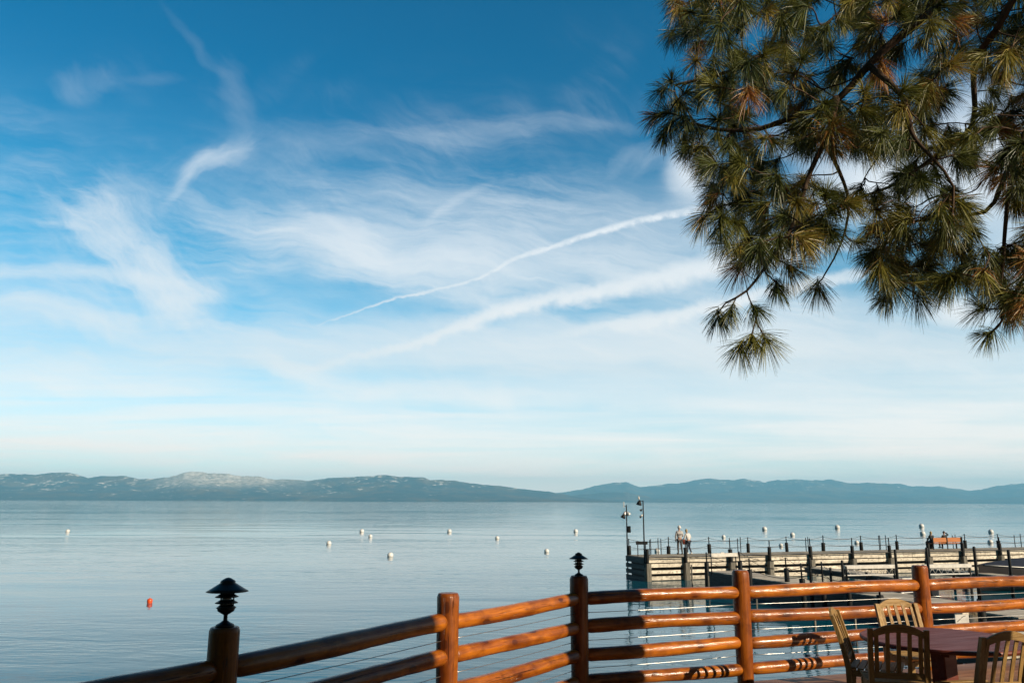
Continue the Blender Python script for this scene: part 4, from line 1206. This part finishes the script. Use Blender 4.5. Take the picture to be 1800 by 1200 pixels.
class Limb:
    def __init__(s, pts, r0, r1): s.ctrl = pts; s.r0 = r0; s.r1 = r1; s.tubes = []; s.tufts = []
def catmull(P, step=.10):
    P = [Vector(p) for p in P]; P = [P[0] * 2 - P[1]] + P + [P[-1] * 2 - P[-2]]
    out_ = []
    for i in range(1, len(P) - 2):
        a, b_, c, d = P[i - 1:i + 3]; n_ = max(2, int((c - b_).length / step))
        for k_ in range(n_):
            t_ = k_ / n_
            out_.append(.5 * ((2 * b_) + (c - a) * t_ + (2 * a - 5 * b_ + 4 * c - d) * t_ ** 2 + (3 * b_ - 3 * c + d - a) * t_ ** 3))
    out_.append(P[-2]); return out_
def trunk_at(z): return Vector((TX, TY, z))
LIMBS = [
    Limb([trunk_at(8.9), V3(1760, -90, 5.3), V3(1617, 31, 5.6), V3(1540, 110, 5.7), V3(1473, 171, 5.8), V3(1400, 198, 5.95), V3(1341, 225, 6.1), V3(1267, 233, 6.2), V3(1205, 215, 6.3)], .085, .012),
    Limb([trunk_at(9.8), V3(1560, -180, 6.0), V3(1440, -40, 6.2), V3(1372, 40, 6.3), V3(1333, 101, 6.4), V3(1260, 135, 6.5), V3(1190, 150, 6.5)], .07, .010),
    Limb([trunk_at(10.3), V3(1500, -260, 6.6), V3(1370, -70, 6.9), V3(1290, -5, 7.0), V3(1215, 8, 7.1)], .06, .010),
    Limb([trunk_at(8.0), V3(1880, -60, 5.2), V3(1738, 70, 5.6), V3(1715, 160, 5.9), V3(1705, 218, 6.0), V3(1640, 275, 6.2), V3(1570, 330, 6.4), V3(1500, 350, 6.5)], .060, .010),
    Limb([trunk_at(7.1), V3(1900, 120, 5.4), V3(1800, 249, 5.6), V3(1757, 327, 5.8), V3(1725, 373, 6.0), V3(1655, 386, 6.2), V3(1585, 400, 6.3), V3(1560, 450, 6.3)], .055, .009),
    Limb([V3(1530, 118, 5.68), V3(1582, 167, 5.5), V3(1602, 230, 5.4), V3(1645, 280, 5.3), V3(1676, 330, 5.3), V3(1660, 400, 5.35)], .026, .007),
    Limb([V3(1470, 172, 5.8), V3(1455, 240, 5.7), V3(1420, 320, 5.7), V3(1385, 400, 5.75), V3(1345, 475, 5.75), V3(1318, 513, 5.75), V3(1278, 529, 5.75)], .028, .007),
    Limb([V3(1400, 198, 5.95), V3(1455, 260, 6.0), V3(1490, 340, 6.0), V3(1478, 425, 6.0), V3(1452, 480, 6.0)], .022, .006),
    Limb([V3(1790, 270, 5.6), V3(1775, 330, 5.7), V3(1770, 400, 5.75), V3(1764, 455, 5.8), V3(1756, 505, 5.8), V3(1762, 560, 5.8), V3(1748, 584, 5.8)], .022, .006),
    Limb([trunk_at(7.6), V3(2100, 100, 4.6), V3(1960, 260, 5.0), V3(1900, 380, 5.4), V3(1830, 470, 5.6), V3(1800, 500, 5.7)], .06, .009),
    Limb([trunk_at(10.8), Vector((4.6, 5.6, 11.2)), Vector((3.4, 6.6, 10.6)), Vector((2.2, 7.4, 9.9))], .08, .012),
    Limb([trunk_at(9.4), Vector((7.0, 6.0, 9.5)), Vector((8.0, 7.0, 9.0)), Vector((8.6, 8.4, 8.1))], .08, .012),
    Limb([trunk_at(10.4), Vector((4.5, 3.4, 11.0)), Vector((3.2, 2.8, 10.9)), Vector((2.0, 2.4, 10.2))], .07, .012),
    Limb([trunk_at(12.5), Vector((6.3, 5.0, 13.0)), Vector((6.8, 6.0, 12.8))], .06, .012),
    Limb([trunk_at(13.2), Vector((5.0, 3.6, 13.8)), Vector((4.2, 3.2, 13.4))], .06, .012),
]
nodes = []; node_limb = []; node_dir = []
for li, L in enumerate(LIMBS):
    pts = catmull(L.ctrl)
    n_ = len(pts)
    wob = [Vector((.018 * math.sin(i * .7 + li), .018 * math.sin(i * .5 + 2 * li), .02 * math.sin(i * .6 + 3 * li))) for i in range(n_)]
    pts = [p + w * min(1, i / 6) for i, (p, w) in enumerate(zip(pts, wob))]
    rad = [L.r0 + (L.r1 - L.r0) * (i / (n_ - 1)) ** .8 for i in range(n_)]
    L.tubes.append((pts, rad, 10))
    for i in range(3 if li not in (5, 6, 7, 8) else 1, n_):
        nodes.append(pts[i]); node_limb.append(li); node_dir.append((pts[i] - pts[i - 1]).normalized())
# tuft positions: fixed ones on the outline, the rest scattered inside it
FIX = [(1205, 22, 7.0), (1180, 60, 7.0), (1225, 78, 6.9), (1165, 160, 6.4), (1150, 205, 6.3), (1165, 240, 6.3), (1195, 180, 6.5), (1238, 262, 6.1), (1205, 262, 6.2), (1272, 300, 6.0), (1250, 352, 6.0), (1236, 385, 6.0),
       (1300, 350, 5.9), (1278, 430, 5.9), (1300, 470, 5.9), (1330, 440, 5.8), (1366, 505, 5.8), (1390, 470, 5.8), (1437, 505, 6.0), (1420, 430, 6.0), (1283, 548, 5.75), (1262, 560, 5.8), (1330, 545, 5.75), (1322, 600, 5.7), (1300, 612, 5.75), (1345, 596, 5.7),
       (1508, 425, 6.2), (1530, 400, 6.3), (1556, 525, 6.3), (1572, 470, 6.3), (1540, 455, 6.2), (1614, 522, 6.2), (1630, 470, 6.2), (1660, 500, 6.2), (1700, 492, 6.0), (1640, 440, 6.2), (1724, 540, 5.8), (1768, 520, 5.8), (1776, 552, 5.8), (1735, 588, 5.8), (1745, 470, 5.9), (1790, 440, 5.8), (1690, 440, 6.1)]
HOLES = [(1440, 22, 10), (1492, 85, 5), (1440, 112, 8), (1700, 150, 16), (1545, 305, 20), (1478, 300, 16), (1355, 205, 16), (1330, 60, 10), (1600, 110, 12), (1755, 395, 26), (1720, 330, 20), (1690, 200, 14), (1620, 350, 12), (1500, 395, 14), (1580, 60, 4), (1390, 280, 8)]
POLY = [(1170, -20), (1195, 40), (1225, 70), (1215, 120), (1165, 150), (1150, 200), (1175, 250), (1225, 270), (1255, 330), (1262, 400), (1300, 455), (1370, 470), (1410, 420), (1470, 415), (1505, 400), (1530, 470), (1560, 505), (1640, 505), (1700, 490), (1770, 545), (1840, 550), (1900, 400), (1900, -20)]
def inside(x, y, poly):
    c = False; j = len(poly) - 1
    for i in range(len(poly)):
        xi, yi = poly[i]; xj, yj = poly[j]
        if (yi > y) != (yj > y) and x < (xj - xi) * (y - yi) / (yj - yi) + xi: c = not c
        j = i
    return c
targets = [V3(*f) for f in FIX]
pp = []
tries = 0
while len(pp) < 400 and tries < 40000:
    tries += 1
    x, y = rt.uniform(1140, 1900), rt.uniform(-20, 540)
    if not inside(x, y, POLY): continue
    if any((x - a) ** 2 + (y - b_) ** 2 < (r_ + 20) ** 2 for a, b_, r_ in HOLES): continue
    d = rt.uniform(5.2, 7.2) if x > 1250 else rt.uniform(5.9, 7.1)
    md = 22
    if any((x - a) ** 2 + (y - b_) ** 2 < md ** 2 and abs(d - dd) < .8 for a, b_, dd in pp): continue
    pp.append((x, y, d))
targets += [V3(*f) for f in pp]
for _ in range(150):     # deeper layer of the crown
    x, y = rt.uniform(1180, 1900), rt.uniform(-20, 500)
    if inside(x, y, POLY) and not any((x - a) ** 2 + (y - b_) ** 2 < (r_ + 24) ** 2 for a, b_, r_ in HOLES): targets.append(V3(x, y, rt.uniform(7.0, 8.3)))
# crown out of frame, coarser
for li, L in enumerate(LIMBS):
    if li >= 9 or li < 5:
        pts = L.tubes[0][0]
        for k_ in range(11 if li >= 9 else 8):
            p = pts[rt.randrange(len(pts) // 4, len(pts))] + Vector((rt.gauss(0, .55), rt.gauss(0, .55), rt.gauss(.05, .42)))
            c_ = CAM_M.inverted() @ p
            if c_.z < 0:
                sx, sy = 900 + 1400 * c_.x / -c_.z, 600 - 1400 * c_.y / -c_.z
                if -100 < sx < 1830 and sy > -15: continue
            targets.append(p)
# connect every tuft to the nearest part of the tree already grown
anchor = [Vector((TX, TY, 8.5))]
order = sorted(range(len(targets)), key=lambda i: min((targets[i] - n_).length for n_ in nodes[::3]))
N = np.array([list(p) for p in nodes])
for ti in order:
    T_ = targets[ti]
    d = N - np.array(T_)
    dist = np.sqrt((d ** 2).sum(1)) + np.where(d[:, 2] < -.05, -d[:, 2] * 1.2, 0) + np.where(np.sqrt((d ** 2).sum(1)) < .12, .3, 0)
    k_ = int(dist.argmin()); A = nodes[k_]; li = node_limb[k_]; nd0 = node_dir[k_]
    L = (T_ - A).length
    dirn = (T_ - A).normalized()
    c1 = A + (nd0 * .55 + dirn * .6 + Vector((0, 0, .10))) * L * .38
    side = Vector((rt.gauss(0, 1), rt.gauss(0, 1), rt.gauss(0, .6))) * L * .10
    endd = (dirn * .6 + Vector((rt.gauss(0, .35), rt.gauss(0, .35), rt.uniform(-.95, .12)))).normalized()
    c2 = T_ - endd * min(.22, L * .4) + side * .5 + Vector((0, 0, -.05 * L))
    n_ = max(5, int(L / .055))
    pts = []
    for i in range(n_ + 1):
        t_ = i / n_; q = 1 - t_
        p = A * q ** 3 + c1 * (3 * q * q * t_) + c2 * (3 * q * t_ * t_) + T_ * t_ ** 3
        p = p + side * (.35 * math.sin(t_ * math.pi * 2))
        pts.append(p)
    r0 = min(.011, .0050 + .0065 * L); rad = [r0 + (.0042 - r0) * (i / n_) for i in range(n_ + 1)]
    LIMBS[li].tubes.append((pts, rad, 6))
    axis = (pts[-1] - pts[-2]).normalized()
    LIMBS[li].tufts.append((T_, axis))
    new = pts[2::2]
    nodes += new; node_limb += [li] * len(new); node_dir += [(pts[min(i + 1, n_)] - pts[i]).normalized() for i in range(2, n_ + 1, 2)]
    N = np.vstack([N, np.array([list(p) for p in new])])
    # older side shoots with their own smaller tuft
    if rt.random() < .35 and L > .25:
        i = int(n_ * rt.uniform(.35, .75)); b0 = pts[i]
        dv = Vector((rt.gauss(0, 1), rt.gauss(0, 1), rt.uniform(-.8, .5))).normalized(); ln = rt.uniform(.08, .16)
        sp = [b0, b0 + dv * ln * .5 + Vector((0, 0, .006)), b0 + dv * ln]
        c_ = CAM_M.inverted() @ sp[-1]; sx, sy = 900 + 1400 * c_.x / -c_.z, 600 - 1400 * c_.y / -c_.z
        if c_.z < 0 and any((sx - a) ** 2 + (sy - b_) ** 2 < (r_ + 12) ** 2 for a, b_, r_ in HOLES): continue
        LIMBS[li].tubes.append((sp, [.0055, .0045, .004], 5))
        LIMBS[li].tufts.append((sp[-1], dv))

# bare dead twigs hanging between the tufts
nn = len(nodes)
for _ in range(90):
    k_ = rt.randrange(nn); A = nodes[k_]
    L = rt.uniform(.14, .38); dv = Vector((rt.gauss(0, .6), rt.gauss(0, .6), rt.uniform(-1.1, -.1))).normalized(); cv = Vector((rt.gauss(0, 1), rt.gauss(0, 1), rt.gauss(0, .5))) * L * .22
    pts = [A + dv * L * t_ + cv * math.sin(t_ * 3.0) for t_ in np.linspace(0, 1, 9)]
    LIMBS[node_limb[k_]].tubes.append((pts, [.0048 * (1 - .55 * t_) for t_ in np.linspace(0, 1, 9)], 5))

def needles(tufts):
    vs = []; fs = []; at = []; base = 0
    for (T_, ax) in tufts:
        ax = np.array(ax); Tn = np.array(T_)
        n_ = int(rt.uniform(150, 230)); ln = rt.uniform(.145, .235)
        a = np.array([0, 0, 1.0]) if abs(ax[2]) < .9 else np.array([1.0, 0, 0])
        u = np.cross(ax, a); u /= np.linalg.norm(u); w = np.cross(ax, u)
        ph = nrt.uniform(0, 2 * np.pi, n_); along = nrt.beta(2.2, 1.2, n_)          # 1 = at the tip
        spread = np.radians(12 + 58 * nrt.random(n_) ** .7 * (1.15 - .45 * along) + 14 * (1 - along))
        root = Tn + ax * ((along - 1) * .10)[:, None]
        dr = ax * np.cos(spread)[:, None] + (u * np.cos(ph)[:, None] + w * np.sin(ph)[:, None]) * np.sin(spread)[:, None]
        L = ln * nrt.uniform(.72, 1.06, n_)
        sag = np.zeros((n_, 3)); sag[:, 2] = -nrt.uniform(.015, .085, n_)
        p0 = root; p1 = root + dr * (L * .38)[:, None] + sag * .14; p2 = root + dr * (L * .72)[:, None] + sag * .5; p3 = root + dr * L[:, None] + sag
        rv = nrt.normal(size=(n_, 3)); sd = np.cross(dr, rv); sd /= np.linalg.norm(sd, axis=1)[:, None]
        wd = nrt.uniform(.0013, .0021, n_)[:, None]
        P_ = np.stack([p0 - sd * wd * .8, p0 + sd * wd * .8, p1 - sd * wd, p1 + sd * wd, p2 - sd * wd * .9, p2 + sd * wd * .9, p3 - sd * wd * .25, p3 + sd * wd * .25], 1).reshape(-1, 3)
        b_ = base + np.arange(n_)[:, None] * 8
        F = np.concatenate([b_ + np.array([0, 1, 3, 2]), b_ + np.array([2, 3, 5, 4]), b_ + np.array([4, 5, 7, 6])])
        tint = rt.choice([rt.uniform(.0, .25), rt.uniform(.1, .6), rt.uniform(.3, .85)])  # darkest tints stand in for tufts lying in shade
        if rt.random() < .05: tint = .97
        old = rt.random() < .28
        tn = np.clip(tint + nrt.normal(0, .10, n_) + (np.where(along < .35, .45, 0) if old else np.where(along < .15, .3, 0)), 0, 1)
        vs.append(P_); fs.append(F); at.append(np.repeat(tn, 8)); base += n_ * 8
    return np.concatenate(vs), np.concatenate(fs), np.concatenate(at)
tot = 0
for li, L in enumerate(LIMBS):
    mb = MB()
    for (pts, rad, seg) in L.tubes:
        mb.tube([p - TR for p in pts], rad, seg, caps=True)
        # knobbly leaf scars on the thicker wood
    br = mb.build('branch', M['bark'], pine)
    if L.tufts:
        v_, f_, a_ = needles(L.tufts); tot += len(f_)
        o = np_mesh('needles', v_ - np.array(TR), f_, M['needle'], br, a_)
print('needle faces', tot, 'tufts', len(targets))
